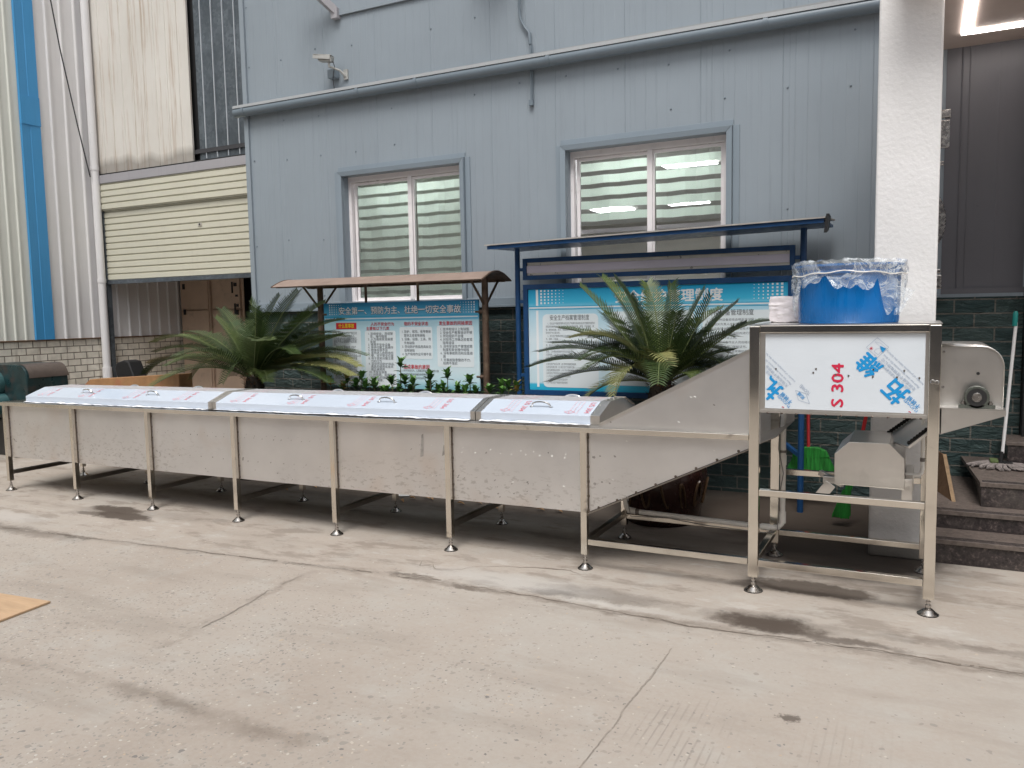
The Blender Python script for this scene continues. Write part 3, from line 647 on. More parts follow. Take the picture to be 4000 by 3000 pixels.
m=MB(); m.tube([(-8.19,2.90,.86),(-8.19,2.90,3.5),(-8.19,2.90,5.2),(-8.19,2.90,8)],.052,14)
for z in (2.05,3.55): m.tube([(-8.19,2.90,z),(-8.19,2.90,z+.05)],.058,14)
m.tube([(-8.19,2.90,0),(-8.19,2.90,.9)],[.058,.062],14)
o=m.build('downpipe',M_WHITECLAD,None,smooth=True,loc=(-8.19,2.9,0)); tag(o,'white painted drainpipe in the corner beside the roller shutter','drainpipe')
m=MB(); m.tube([(-8.0,2.2,6.2),(-8.1,2.45,5.0),(-8.15,2.66,4.1),(-8.18,2.82,3.45)],.009,6); o=m.build('hanging_cable',M_WIREBLK,None,loc=(-8.1,2.5,3.4)); tag(o,'thin dark cable slanting across the white ribbed wall','cable')
BY=thing('shutter_bay','bay of stained cream and grey panels above the roller shutter opening','building',(-6.6,3,0))
m=MB(); P=[(-8.26,0)]
for i in range(1,9):
    x=-8.255+.2095*i; P+=[(x-.012,0),(x-.006,.012),(x+.006,.012),(x+.012,0)]
P.append((-6.405,0)); n=len(P); zb=[3.505]*n
m.add([(a,2.965-b,3.51) for a,b in P]+[(a,2.965-b,8) for a,b in P],[(i,i+1,n+i+1,n+i) for i in range(n-1)]); m.box(-8.26,-6.405,2.97,2.99,3.51,8); m.build('cream_panel',M_CREAM,BY)
m=MB(); m.box(-6.34,-4.95,3.02,3.04,3.50,8,0)
for i in range(6): x=-6.22+.187*i; m.box(x-.0045,x+.0045,3.006,3.019,3.53,8,3)
m.box(-6.7,-6.25,3.045,3.06,3.5,8,2); m.build('galvanised_panel',[M_GALV,M_ALU,M_BLACK,M_RIB],BY)
m=MB(); m.box(-8.26,-4.95,2.93,3.0,3.375,3.485); m.box(-8.26,-4.95,2.96,3.06,3.486,3.508,1); m.build('lintel',[M_LINTEL,M_BLACK],BY,bevel=.004)
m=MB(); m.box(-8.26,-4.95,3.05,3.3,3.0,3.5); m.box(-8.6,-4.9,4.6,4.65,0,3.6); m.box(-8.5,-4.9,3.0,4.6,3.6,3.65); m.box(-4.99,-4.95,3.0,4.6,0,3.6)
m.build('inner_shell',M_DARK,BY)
m=MB(); m.box(-8.225,-8.17,2.97,3.03,0,3.01); m.box(-8.255,-8.228,2.99,3.02,0,2.1); m.build('guide_rail',M_GALV,BY)
SH=thing('roller_shutter','half raised cream roller shutter in the opening beside the blue-grey building','shutter',(-6.6,3,2.1))
def slats(mb,x0,x1,y,z0,z1,pitch=.0835):
    P=[]; z=z0; k=0
    while z<z1-.002:
        ze=min(z+pitch,z1); h=ze-z
        P+=[(z,.0),(z+h*.10,.016),(z+h*.80,.016),(z+h*.88,.004),(z+h*.93,.010)]; z=ze
    P.append((z1,0)); n=len(P)
    mb.add([(x0,y-b,a) for a,b in P]+[(x1,y-b,a) for a,b in P],[(i,i+1,n+i+1,n+i) for i in range(n-1)])
m=MB(); slats(m,-8.17,-4.95,3.0,2.085,3.02); m.build('curtain',M_SHUTTER,SH)
m=MB(); slats(m,-8.25,-4.95,2.955,3.03,3.372); m.box(-8.25,-4.95,2.958,3.03,3.02,3.032); m.build('upper_slats',M_SHUTTER,SH)
m=MB(); m.box(-8.17,-4.95,2.975,3.02,2.03,2.083); m.build('bottom_bar',M_GALV,SH,bevel=.003)
m=MB(); m.box(-6.40,-6.33,2.975,2.984,2.705,2.745,0); m.tube([(-6.365,2.97,2.725),(-6.365,2.985,2.725)],.012,10,1); m.build('lock_plate',[M_ALU,M_BLACK],SH)
DR=thing('inner_door','beige metal double door inside the dark bay behind the left palm','door',(-7.6,4.2,0))
m=MB()
for x0,x1 in ((-8.20,-7.64),(-7.55,-7.0)):
    for z0,z1 in ((.1,1.66),(1.68,3.0)): m.box(x0,x1,4.21,4.25,z0,z1)
m.box(-8.24,-6.96,4.251,4.27,.0,3.05); m.build('leaf',M_BEIGE,DR,bevel=.006)
m=MB(); m.tube([(-7.615,4.19,.5),(-7.615,4.19,3)],.012,6); m.tube([(-7.575,4.19,.5),(-7.575,4.19,3)],.012,6); m.build('lock_rod',M_BEIGE,DR)
m=MB()
for x,z,w_,h in ((-7.13,1.98,.02,.16),(-7.09,1.67,.02,.16),(-7.05,1.62,.05,.07),(-7.07,2.02,.05,.05),(-7.05,1.86,.04,.03),(-7.04,1.72,.04,.04),(-8.12,1.64,.04,.08),(-8.12,2.02,.04,.08)): m.box(x-w_/2,x+w_/2,4.195,4.209,z-h/2,z+h/2)
m.build('hinge',M_BLACK,DR)
OP=thing('added_sky_blocker','unseen long dark block added behind the viewer to hide the low sky','building',(0,-11,0))  # added unseen mass, blocks low sky to deepen the shade under the trough
m=MB(); m.box(-45,45,-22,-13,0,7.0); m.build('wall',M_DARKWALL,OP)
m=MB(); m.prism([(-46,-12.4,7.0),(-46,-22.6,7.0),(-46,-17.5,8.4)],(92,0,0)); m.build('roof',M_DARKWALL,OP)
for k in range(12):
    m=MB(); m.box(-40+k*7,-38+k*7,-12.99,-12.9,1.2,3.0); m.build('window',M_DARK,OP)
# ================================================================ THE MACHINE
MC=thing('trough_conveyor_machine','long stainless steel trough machine on many legs with film-covered lids','machine',(-2,0.36,0))
rz=lambda x:.838+.0092*min(x,0)       # underside of rim
bz=lambda x:.341+.0055*min(x,0)
XE=-5.69
def plate(y,x1=1.03,t=.004):
    zt=.869+(x1-.094)*.5132; zb=.346+(x1-.029)*.4743
    m=MB(); m.prism([(XE,y,bz(XE)),(0.012,y,bz(0)),(x1,y,zb),(x1,y,zt),(.094,y,.872),(XE,y,rz(XE)+.012)],(0,t,0)); return m
m=plate(.012,1.02); m.build('front_side_sheet',M_TROUGH,MC)
m=plate(.72,1.10); m.build('rear_side_sheet',M_STEEL,MC)
m=MB(); m.hexa([(XE,.016,bz(XE)),(.012,.016,bz(0)),(.012,.72,bz(0)),(XE,.72,bz(XE)),(XE,.016,bz(XE)+.004),(.012,.016,bz(0)+.004),(.012,.72,bz(0)+.004),(XE,.72,bz(XE)+.004)])
m.hexa([(.012,.016,bz(0)),(1.1,.016,.854),(1.1,.72,.854),(.012,.72,bz(0)),(.012,.016,bz(0)+.004),(1.1,.016,.858),(1.1,.72,.858),(.012,.72,bz(0)+.004)])
m.box(XE-.004,XE,.012,.724,bz(XE),rz(XE)+.012); m.build('trough_bottom',M_DARKST,MC)
# folded lip along the incline bottom with weld spots
m=MB(); m.bar((.03,-.002,.340),(.965,-.002,.785),.028,.006,0,(-.43,0,.9)); 
for i in range(8):
    f=(i+.5)/8; m.lathe([(.001,0),(.008,.001),(.006,.004),(.001,.006)],(.03+.935*f,.008,.351+.447*f),'y',10,1)
m.build('incline_lip',[M_DARKST,M_WELD],MC)
m=MB()
def spots(ms):
    rd=random.Random(11); sp=MB()
    def blob(x,z,r,mm):
        n=7; y=.0105
        if x>.0 and z<.36+.4743*(x-.03)+.03: return
        sp.add([(x+math.cos(6.28*i/n+x)*r*rd.uniform(.7,1.25),y,z+math.sin(6.28*i/n)*r*rd.uniform(.6,1.0)) for i in range(n)],[tuple(range(n))],mm)
    L=.9468
    for k in range(6):
        x0=-L*(6-k)+.06; 
        for row,zf,n,r in ((0,.70,8,.006),(1,.655,9,.008),(2,.30,7,.0085)):
            for i in range(n):
                x=x0+.82*(i+.4)/n+rd.uniform(-.012,.012); z=bz(x)+(rz(x)-bz(x))*zf+rd.uniform(-.006,.006)
                if k<4: blob(x,z,r*rd.uniform(.45,.8),0)
                elif rd.random()<.75: blob(x,z,r*rd.uniform(.6,1.1),1 if rd.random()<.75 else 0)
        for i in range(9 if k>2 else 2): x=x0+rd.uniform(.05,.8); z=bz(x)+rd.uniform(.03,.16); blob(x,z,rd.uniform(.003,.007),0)
        for i in range(2): x=x0+rd.uniform(0,.05); blob(x,bz(x)+.15+i*.012,.008,0)
    for x,z,r in ((.06,.68,.010),(.10,.69,.006),(.065,.52,.011),(.11,.535,.007)): blob(x,z,r,0)
    for i in range(10): x=rd.uniform(.08,.9); blob(x,rd.uniform(.5,.83) if i%2 else .89+(x-.1)*rd.uniform(.05,.42),rd.uniform(.005,.009),1 if i%3 else 0)
    for xx,z0,z1 in ((-1.16,.60,.76),(-.99,.62,.70)):
        sp.add([(xx-.012,.0105,z0),(xx+.012,.0105,z0+.01),(xx+.016,.0105,z1),(xx,.0105,z1-.01)],[(0,1,2,3)],0)
    return sp
spots(None).build('surface_mark',[M_SPOT,M_SPOTL,M_DARKST],MC)
# legs
def leg_mb(x,y,back=False):
    m=MB(); y0,y1=(y-.025,y+.015)
    top=rz(x) if not back else bz(x)+.05
    m.box(x-.014,x+.024,y0,y1,.09,top,0)
    if not back:
        for i in range(6):
            z=bz(x)+(top-bz(x))*(i+.15)/5.6; m.lathe([(.001,-.012),(.005,-.004),(.005,.004),(.001,.012)],(x+.027,.010,z),'z',8,1)
        m.box(x+.0245,x+.028,.004,.0115,bz(x),top,1)
    return m
def foot_mb(x,y,s=1):
    m=MB(); m.lathe([(.001,.0),(.044*s,.0),(.044*s,.006),(.036*s,.012),(.024*s,.024),(.014*s,.032),(.001,.033)],(x,y,0),'z',20,0)
    m.lathe([(.011,.033),(.014,.036),(.014,.050),(.008,.051),(.008,.058),(.012,.059),(.012,.068),(.007,.069),(.007,.091)],(x,y,0),'z',8,0); m.lathe([(.001,.0005),(.046*s,.0005),(.046*s,.004),(.001,.004)],(x,y,0),'z',20,1); return m
L=.9468
for k in range(7):
    x=-L*(6-k)
    o=leg_mb(x,0).build('leg',[M_STEEL2,M_WELD],MC,bevel=.002)
    foot_mb(x+.005,-.005).build('foot',[M_CHROME,M_BLACK],o,smooth=True)
    o=leg_mb(x,.722,True).build('leg',[M_STEEL2,M_WELD],MC,bevel=.002)
    foot_mb(x+.005,.717).build('foot',[M_CHROME,M_BLACK],o,smooth=True)
    m=MB(); m.box(x-.012,x+.022,.0155,.696,.148,.184); m.build('cross_bar',M_DARKST,MC,bevel=.002)
# rims
m=MB()
def rail(x0,x1,y0,y1):
    a,b=rz(x0),rz(x1); m.hexa([(x0,y0,a),(x1,y0,b),(x1,y1,b),(x0,y1,a),(x0,y0,a+.031),(x1,y0,b+.031),(x1,y1,b+.031),(x0,y1,a+.031)])
rail(-5.73,.965,-.03,.0115); rail(-5.73,.965,.726,.765)
m.hexa([(-5.73,.0,rz(-5.73)+.001),(-5.43,.0,rz(-5.43)+.001),(-5.43,.74,rz(-5.43)+.001),(-5.73,.74,rz(-5.73)+.001),(-5.73,.0,rz(-5.73)+.0325),(-5.43,.0,rz(-5.43)+.0325),(-5.43,.74,rz(-5.43)+.0325),(-5.73,.74,rz(-5.73)+.0325)])
m.build('rim',M_STEEL2,MC,bevel=.002)
# incline upper lip
m=MB(); m.bar((.094,.014,.874),(1.02,.014,1.349),.006,.02,0,(-.45,0,.9)); m.build('incline_edge',M_STEEL3,MC)
# lids
prof=[(.03,0),(.03,.056),(.21,.122),(.47,.122),(.675,.05),(.675,0)]
def lid(x0,x1,film_end=0):
    m=MB(); n=len(prof)
    A=[(x0,y,rz(x0)+.032+z) for y,z in prof]; B_=[(x1,y,rz(x1)+.032+z) for y,z in prof]
    m.add(A+B_,[(i,i+1,n+i+1,n+i) for i in range(n-1)]+[tuple(range(n))[::-1]],0)
    m.m[2]=1
    o=m.build('lid',[M_FILM,M_FILMTOP],MC,bevel=.003)
    # torn film along lower edge
    e=MB(); rd=random.Random(int(x0*100)); k=int((x1-x0)/.03); vs=[]
    for i in range(k+1):
        x=x0+(x1-x0)*i/k; z=rz(x)+.032; h=.004+.010*abs(noise.noise(Vector((x*6,3,0))))*1.6
        vs+=[(x,.0285-rd.uniform(0,.004),z+h),(x,.004-rd.uniform(0,.014),z+.002+rd.uniform(0,.005))]
    e.add(vs,[(2*i,2*i+2,2*i+3,2*i+1) for i in range(k)]); e.build('torn_film',M_TEAR,o)
    return o
lids=[lid(-5.42,-3.13),lid(-3.05,-.79),lid(-.715,.035)]
def strap(x0,x1,proud=.003,mat=M_STEEL3,name='joint_strap',cap=False):
    m=MB(); n=len(prof); q=[]
    for y,z in prof: q.append((y,z))
    def off(s): return [(y-(.0 if 0<i<4 else 0)+(-s if i<2 else (s if i>3 else 0)),z+(s if 0<i<5 else 0)) for i,(y,z) in enumerate(q)]
    P=off(proud); A=[(x0,y,rz(x0)+.032+z) for y,z in P]; B_=[(x1,y,rz(x1)+.032+z) for y,z in P]
    m.add(A+B_,[(i,i+1,n+i+1,n+i) for i in range(n-1)]+[tuple(range(n)),tuple(range(n,2*n))],0)
    for f in (.2,.45,.7):
        for i in (1,2): 
            y=P[i][0]+(P[i+1][0]-P[i][0])*f; z=P[i][1]+(P[i+1][1]-P[i][1])*f
            for xx in ((x0*.75+x1*.25),(x0*.25+x1*.75)): m.lathe([(.001,.004),(.004,.003),(.0045,0)],(xx,y,rz(xx)+.032+z),'z',6,0)
    m.build(name,mat,MC,bevel=.0015)
strap(-3.132,-3.092); strap(-3.086,-3.048); strap(-.792,-.757); strap(-.751,-.713); strap(.033,.094)
for q in (((.0635,.03,.925),(.0635,.21,.992),.055,.005,0,(0,-.35,.9)),((.0635,.47,.996),(.0635,.66,.93),.08,.006,0,(0,.3,.9))): m=MB(); m.bar(*q); m.build('end_flap',M_DARKST,MC)
m=MB(); P=[(.085,y,rz(0)+.03+z*.96) for y,z in prof]; m.prism(P,(.003,0,0)); m.build('end_cover',M_STEEL3,MC)
# handles
def handle(x,y,z,tilt,parent):
    m=MB(); pts=[]
    for i in range(13):
        a=math.pi*i/12; u=-.062*math.cos(a); h=.032*math.sin(a)**.8
        pts.append((x+u,y-h*math.sin(tilt),z+h*math.cos(tilt)+.003))
    m.tube(pts,[.006]+[.0065]*11+[.006],8)
    for s in (-1,1): m.lathe([(.001,.004),(.012,.003),(.013,0)],(x+s*.068,y,z+.001),'z',10)
    m.build('handle',M_HANDLE,parent,smooth=True)
for x,l in ((-4.68,0),(-3.86,0),(-2.322,1),(-1.507,1),(-.33,2)):
    handle(x,.12,rz(x)+.032+.056+.066*.5,R(20),lids[l]); handle(x+.02,.57,rz(x)+.032+.086,-R(20),lids[l])
# print on the lids (reads down the slope)
def lidprint(o,x0,x1,xs):
    m=MB()
    up=Vector((1,0,0)); dn=Vector((0,-.18,-.066)).normalized(); nrm=Vector((0,-.066,.18)).normalized()*.0012
    for x in xs:
        zt=rz(x)+.032+.122
        org=Vector((x,.208,zt))+nrm
        cl=lambda p: x0+.005<p.x<x1-.005 and p.y>.034
        text(m,'US 304',.050,org+dn*.02,dn,up,0,.010,clip=cl)
        for i,(s_,ln) in enumerate((('three months of products',-.055),('Tear down the protective',-.085),('leave the factory',-.115))):
            text(m,s_,.020,org+up*ln*.9+dn*.01,dn,up,1,0,clip=cl,width=.15 if i else .165)
        c=org+up*-.13+dn*.155
        if cl(c):
            for a,b_ in (((0,0),(.035,.02)),((.035,.02),(.07,0)),((.07,0),(.035,-.02)),((.035,-.02),(0,0)),((.03,.0),(.04,.02))):
                p=c+up*a[0]+dn*a[1]; q=c+up*b_[0]+dn*b_[1]; 
                d=(q-p).normalized(); k=d.cross(nrm).normalized()*.0015; m.quad(p-k,q-k,q+k,p+k,0)
        # on the flat top too
        text(m,'US 304',.06,Vector((x-.03,.44,zt+.0015)),(0,-1,0),(1,0,0),1,0,clip=lambda p:x0<p.x<x1 and .215<p.y<.465)
        for i in range(3): text(m,'products leave the factory in three months',.022,Vector((x-.08-.03*i,.46,zt+.0015)),(0,-1,0),(1,0,0),1,0,width=.24,clip=lambda p:x0<p.x<x1)
    m.build('printed_text',[M_REDLID,M_PINK],o)
lidprint(lids[0],-5.42,-3.13,[-5.16,-4.60,-4.03,-3.43]); lidprint(lids[1],-3.05,-.79,[-2.80,-2.23,-1.68,-1.04]); lidprint(lids[2],-.715,.035,[-.46,-.02])
# tower frame
def post(x0,x1,y0,y1,z1,foot=True):
    m=MB(); m.box(x0,x1,y0,y1,.083,z1); o=m.build('post',M_STEEL2,MC,bevel=.004)
    foot_mb((x0+x1)/2,(y0+y1)/2,1.1).build('foot',[M_CHROME,M_BLACK],o,smooth=True)
post(.965,1.018,-.02,.033,1.452); post(1.82,1.872,-.02,.033,1.452); post(.965,1.018,.69,.743,1.452); post(1.80,1.852,.69,.743,1.452)
for q in ((1.019,1.819,-.018,.03,1.417,1.455),(1.019,1.80,.692,.74,1.417,1.455),(.967,1.016,.034,.689,1.417,1.451),(1.822,1.87,.034,.689,1.417,1.451),(1.019,1.819,-.016,.02,.536,.572),(1.019,1.819,-.018,.02,.146,.183),(.026,.964,-.018,.012,.150,.186),(.026,.964,.70,.735,.138,.172),(1.019,1.81,.70,.735,.134,.168),(1.019,1.37,.70,.735,.519,.555),(1.72,1.80,.70,.735,.519,.555),(.972,1.010,.034,.689,.147,.18),(1.826,1.864,.034,.689,.147,.18),(1.826,1.864,.034,.689,.53,.57)):
    m=MB(); m.box(*q); m.build('frame_rail',M_STEEL2,MC,bevel=.003)
m=MB(); m.box(.95,1.875,-.01,.75,1.456,1.459); m.build('top_sheet',M_STEEL3,MC)
# printed panel
PN=MB(); PN.box(1.0185,1.8195,.004,.008,.992,1.416); PN.box(1.0185,1.8195,-.004,.003,.990,1.004); 
for i in range(11): PN.lathe([(.001,-.003),(.006,-.001),(.006,.004),(.001,.006)],(1.06+i*.073,-.004,.988),'z',8,1)
pn=PN.build('side_panel',[M_STEEL3,M_WELD],MC)
m=MB(); m.box(1.045,1.803,.0015,.0035,1.014,1.411); m.build('protective_film',M_FILMP,pn)
t=MB(); O=lambda x,z:(x,-.0003,z); cl=lambda p:1.047<p.x<1.801 and 1.016<p.z<1.409
text(t,'S 304',.080,O(1.432,1.035),EX,EZ,0,.045,width=.222,rot=R(90),clip=cl)
r=R(135)
def diag(s_,size,x,z,mm,bold=0,width=None): text(t,s_,size,O(x,z),EX,EZ,mm,bold,rot=r,clip=cl,width=width)
for dx,dz in ((0,0),(-.603,.002)):
    for ch,cx_,cz_ in (('拓',1.673,1.118),('維',1.549,1.250)):
        vs_=glyph(ch,.112)[0]; mxx=(min(v[0] for v in vs_)+max(v[0] for v in vs_))/2; myy=(min(v[1] for v in vs_)+max(v[1] for v in vs_))/2
        text(t,ch,.112,O(cx_+dx-(-myy)*math.sin(r),cz_+dz-myy*math.cos(r)),EX,EZ,1,.05,align='c',rot=r,clip=cl)
    diag('不锈钢',.025,1.790+dx,1.050+dz,1,.02); diag('TUOWEI',.022,1.782+dx,1.026+dz,1,0)
    diag('产品出厂三个月内请将保护膜撕去',.018,1.752+dx,1.122+dz,2,0,.22); diag('无锡拓維不锈钢有限公司',.018,1.768+dx,1.135+dz,2,0,.215)
    diag('Please tear down the protective film in three',.015,1.783+dx,1.146+dz,2,0,.23); diag('months of products leave the factory',.015,1.803+dx,1.160+dz,2,0,.24)
    diag('TUOWEI',.026,1.880+dx,1.099+dz,2,.0,.065); diag('拓維',.022,1.852+dx,1.075+dz,1,.01)
    diag('US',.035,1.765+dx,1.000+dz,0,.02)
def line(pts,mm,w_=.0011,close=True):
    P=pts+[pts[0]] if close else pts
    for a,b_ in zip(P,P[1:]):
        d=Vector((b_[0]-a[0],0,b_[1]-a[1])).normalized(); q=Vector((-d.z,0,d.x))*w_
        A=Vector(O(*a)); B_=Vector(O(*b_)); 
        if cl(A) and cl(B_): t.quad(A-q,B_-q,B_+q,A+q,mm)
line([(1.587,1.390),(1.640,1.342),(1.589,1.290),(1.537,1.341)],2,.0009)
line([(1.200,1.114),(1.252,1.098),(1.271,1.046),(1.216,1.062)],2,.0009)
line([(1.577,1.369),(1.602,1.362),(1.630,1.337),(1.610,1.335),(1.577,1.369)],2,.0006,False); line([(1.573,1.32),(1.582,1.333),(1.600,1.338),(1.608,1.322),(1.592,1.305),(1.573,1.32)],2,.0007,False); line([(1.575,1.302),(1.585,1.312)],2,.0006,False)
t.add([O(1.600,1.349),O(1.628,1.335),O(1.613,1.315),O(1.604,1.33)],[(0,1,2,3)],1)
for a in range(4): line([(1.560+.009*math.cos(a*.785),1.336+.009*math.sin(a*.785)),(1.560-.009*math.cos(a*.785),1.336-.009*math.sin(a*.785))],0,.0009,False)
t.build('film_print',[M_RED,M_BLUEP,M_BLUEL],pn)
sp=MB()
for x,z in ((1.10,1.225),(1.30,1.228),(1.287,1.208),(1.395,1.20),(1.457,1.195),(1.570,1.192),(1.572,1.228),(1.68,1.192),(1.712,1.225),(1.78,1.19)):
    sp.add([(x+.005*math.cos(i),-.0008,z+.005*math.sin(i)*1.2) for i in range(6)],[tuple(range(6))])
sp.build('surface_mark',M_DARKST,pn)
# drive housing (octagonal box)
HB=MB(); pl=[(1.379,.587),(1.379,.756),(1.450,.824),(1.647,.826),(1.720,.750),(1.724,.585)]
HB.prism([(x,.2,z) for x,z in pl],(0,.46,0)); hb=HB.build('drive_housing',M_STEEL3,MC,bevel=.003)
m=MB(); m.box(1.726,1.765,.3,.6,.56,.65); m.bar((1.36,.22,.585),(1.30,.22,.50),.06,.004,0,(0,1,0)); m.box(1.71,1.76,.21,.215,.49,.64); m.bar((1.255,.70,.55),(1.39,.62,.50),.03,.03); m.box(1.30,1.75,.42,.47,.545,.583)
m.build('housing_bracket',M_STEEL3,MC,bevel=.002)
# conveyor belly rising to the outlet
m=MB(); n0,n1=Vector((1.735,.05,.838)),Vector((1.90,.05,.99)); g0,g1=Vector((1.595,.68,.785)),Vector((1.90,.68,1.04))
m.prism([n0,n1,g1,g0],(.008,0,-.010)); m.build('conveyor_belly',M_STEEL3,MC)
for p0,p1 in ((n0,n1),(g0,g1)):
    m=MB(); o_=Vector((0,.03 if p0 is n0 else -.05,.010)); c_=int((p1-p0).length/.017)
    for i in range(c_): p=p0.lerp(p1,(i+.5)/c_)+o_; m.lathe([(.001,-.008),(.011,-.008),(.011,.008),(.001,.008)],tuple(p),'y',8)
    m.bar(p0+o_,p1+o_,.014,.010); m.build('conveyor_chain',M_CHAIN,MC)
# outlet hood
def hood(y,pr=0):
    x0,x1,z0,z1,r_=1.873,2.142+pr,1.047,1.342+pr,.10
    P=[(x0,y,z0),(x1,y,z0)]
    for i in range(9): q=math.pi/2*i/8; P.append((x1-r_+r_*math.cos(q),y,z1-r_+r_*math.sin(q)))
    P.append((x0,y,z1)); return P
for y in (.10,.655): m=MB(); m.prism(hood(y),(0,.003,0)); m.build('outlet_cheek',M_STEEL3,MC)
m=MB(); P=hood(.09,.003)[1:]; n=len(P); Q=[(x,.66,z) for x,y,z in P]; m.add(P+Q,[(i,i+1,n+i+1,n+i) for i in range(n-1)]); P2=[(x-.006 if i<5 else x,y,z-.005) for i,(x,y,z) in enumerate(P)]; 
o=m.build('outlet_hood',M_STEEL3,MC,smooth=True); sm=o.modifiers.new('s','SOLIDIFY'); sm.thickness=.004
m=MB(); m.box(1.873,2.15,.0,.099,1.043,1.047); m.prism([(1.873,.0,1.042),(2.15,.0,1.042),(2.15,.0,1.018),(1.875,.0,.915)],(0,.003,0)); m.prism([(1.873,.66,1.042),(2.15,.66,1.042),(2.15,.66,1.018),(1.875,.66,.915)],(0,.003,0)); m.box(1.873,1.88,.0,.66,.918,1.042); m.build('outlet_shelf',M_STEEL3,MC)
m=MB(); m.box(1.953,2.107,.02,.06,1.048,1.063); m.box(1.985,2.075,.022,.058,1.063,1.075); m.lathe([(.001,-.02),(.052,-.02),(.055,-.012),(.055,.018),(.001,.018)],(2.029,.04,1.100),'y',28); m.box(1.99,2.068,.024,.056,1.072,1.10); m.prism([(1.995,.03,1.145),(2.063,.03,1.145),(2.075,.03,1.125),(1.983,.03,1.125)],(0,.03,0))
br=m.build('bearing_block',M_CASTIRON,MC,smooth=True)
m=MB(); m.lathe([(.001,-.026),(.020,-.026),(.023,-.022),(.023,.0),(.001,.0)],(2.029,.04,1.100),'y',24,0); m.lathe([(.026,-.0215),(.043,-.0215),(.043,-.0205),(.026,-.0205)],(2.029,.04,1.100),'y',28,1)
for x in (1.972,2.088): m.lathe([(.001,.017),(.006,.017),(.006,.009),(.011,.009),(.011,.0),(.001,0)],(x,.04,1.0635),'z',6,0)
m.build('shaft',[M_CHROME,M_BLACK],br)
m=MB()
for z in (1.315,1.14): m.lathe([(.001,-.008),(.007,-.008),(.007,0),(.001,0)],(1.885,.098,z),'y',6)
m.lathe([(.001,-.001),(.008,-.001),(.008,0)],(2.035,.098,1.21),'y',8,1); m.build('bolt',[M_CHROME,M_BLACK],MC)
# weld bumps on right post
m=MB()
for x,z,r_ in ((1.838,1.175,.012),(1.856,1.172,.012)): m.lathe([(.001,-.004),(r_*.7,-.004),(r_,0)],(x,-.021,z),'y',12)
m.build('plug',M_CHROME,MC,smooth=True)
# pipes
m=MB(); py=.60
m.tube([(1.053,py,.96),(1.054,py,.66),(1.054,py,.27),(1.050,py,.235),(1.03,py,.212),(1.0,py,.206),(.9,py,.206),(.10,py,.222),(.075,py,.228),(.058,py,.25),(.053,py,.29),(.055,py,.36)],.0165,14,0)
for a,b_ in (((1.0536,py,.60),(1.054,py,.66)),((1.054,py,.24),(1.054,py,.31)),((.98,py,.206),(.93,py,.206)),((.053,py,.29),(.053,py,.33)),((.07,py,.2275),(.12,py,.2225))): m.tube([a,b_],.0205,14,0)
for a,b_ in (((.90,py,.206),(.92,py,.206)),((.125,py,.222),(.15,py,.222)),((1.054,py,.675),(1.054,py,.69))): m.tube([a,b_],.019,12,1)
m.build('drain_pipe',[M_PVCPIPE,M_TAPE],MC,smooth=True)
m=MB(); y=.32; m.tube([(1.803,y,1.0),(1.805,y,.68),(1.80,y,.657),(1.785,y,.645),(1.72,y,.645)],.010,12,0); m.tube([(1.804,y,.74),(1.804,y,.72)],.012,12,1); m.build('inlet_pipe',[M_PVCPIPE,M_TAPE],MC,smooth=True)
m=MB(); m.tube([(.06,.575,.36),(.10,.57,.195),(.35,.575,.205),(.60,.57,.185),(.95,.575,.175),(1.03,.575,.20),(1.035,.58,.4),(1.06,.58,.55),(1.03,.58,.7),(1.04,.58,.9)],.003,6); m.build('wire',M_WIRE,MC,smooth=True)
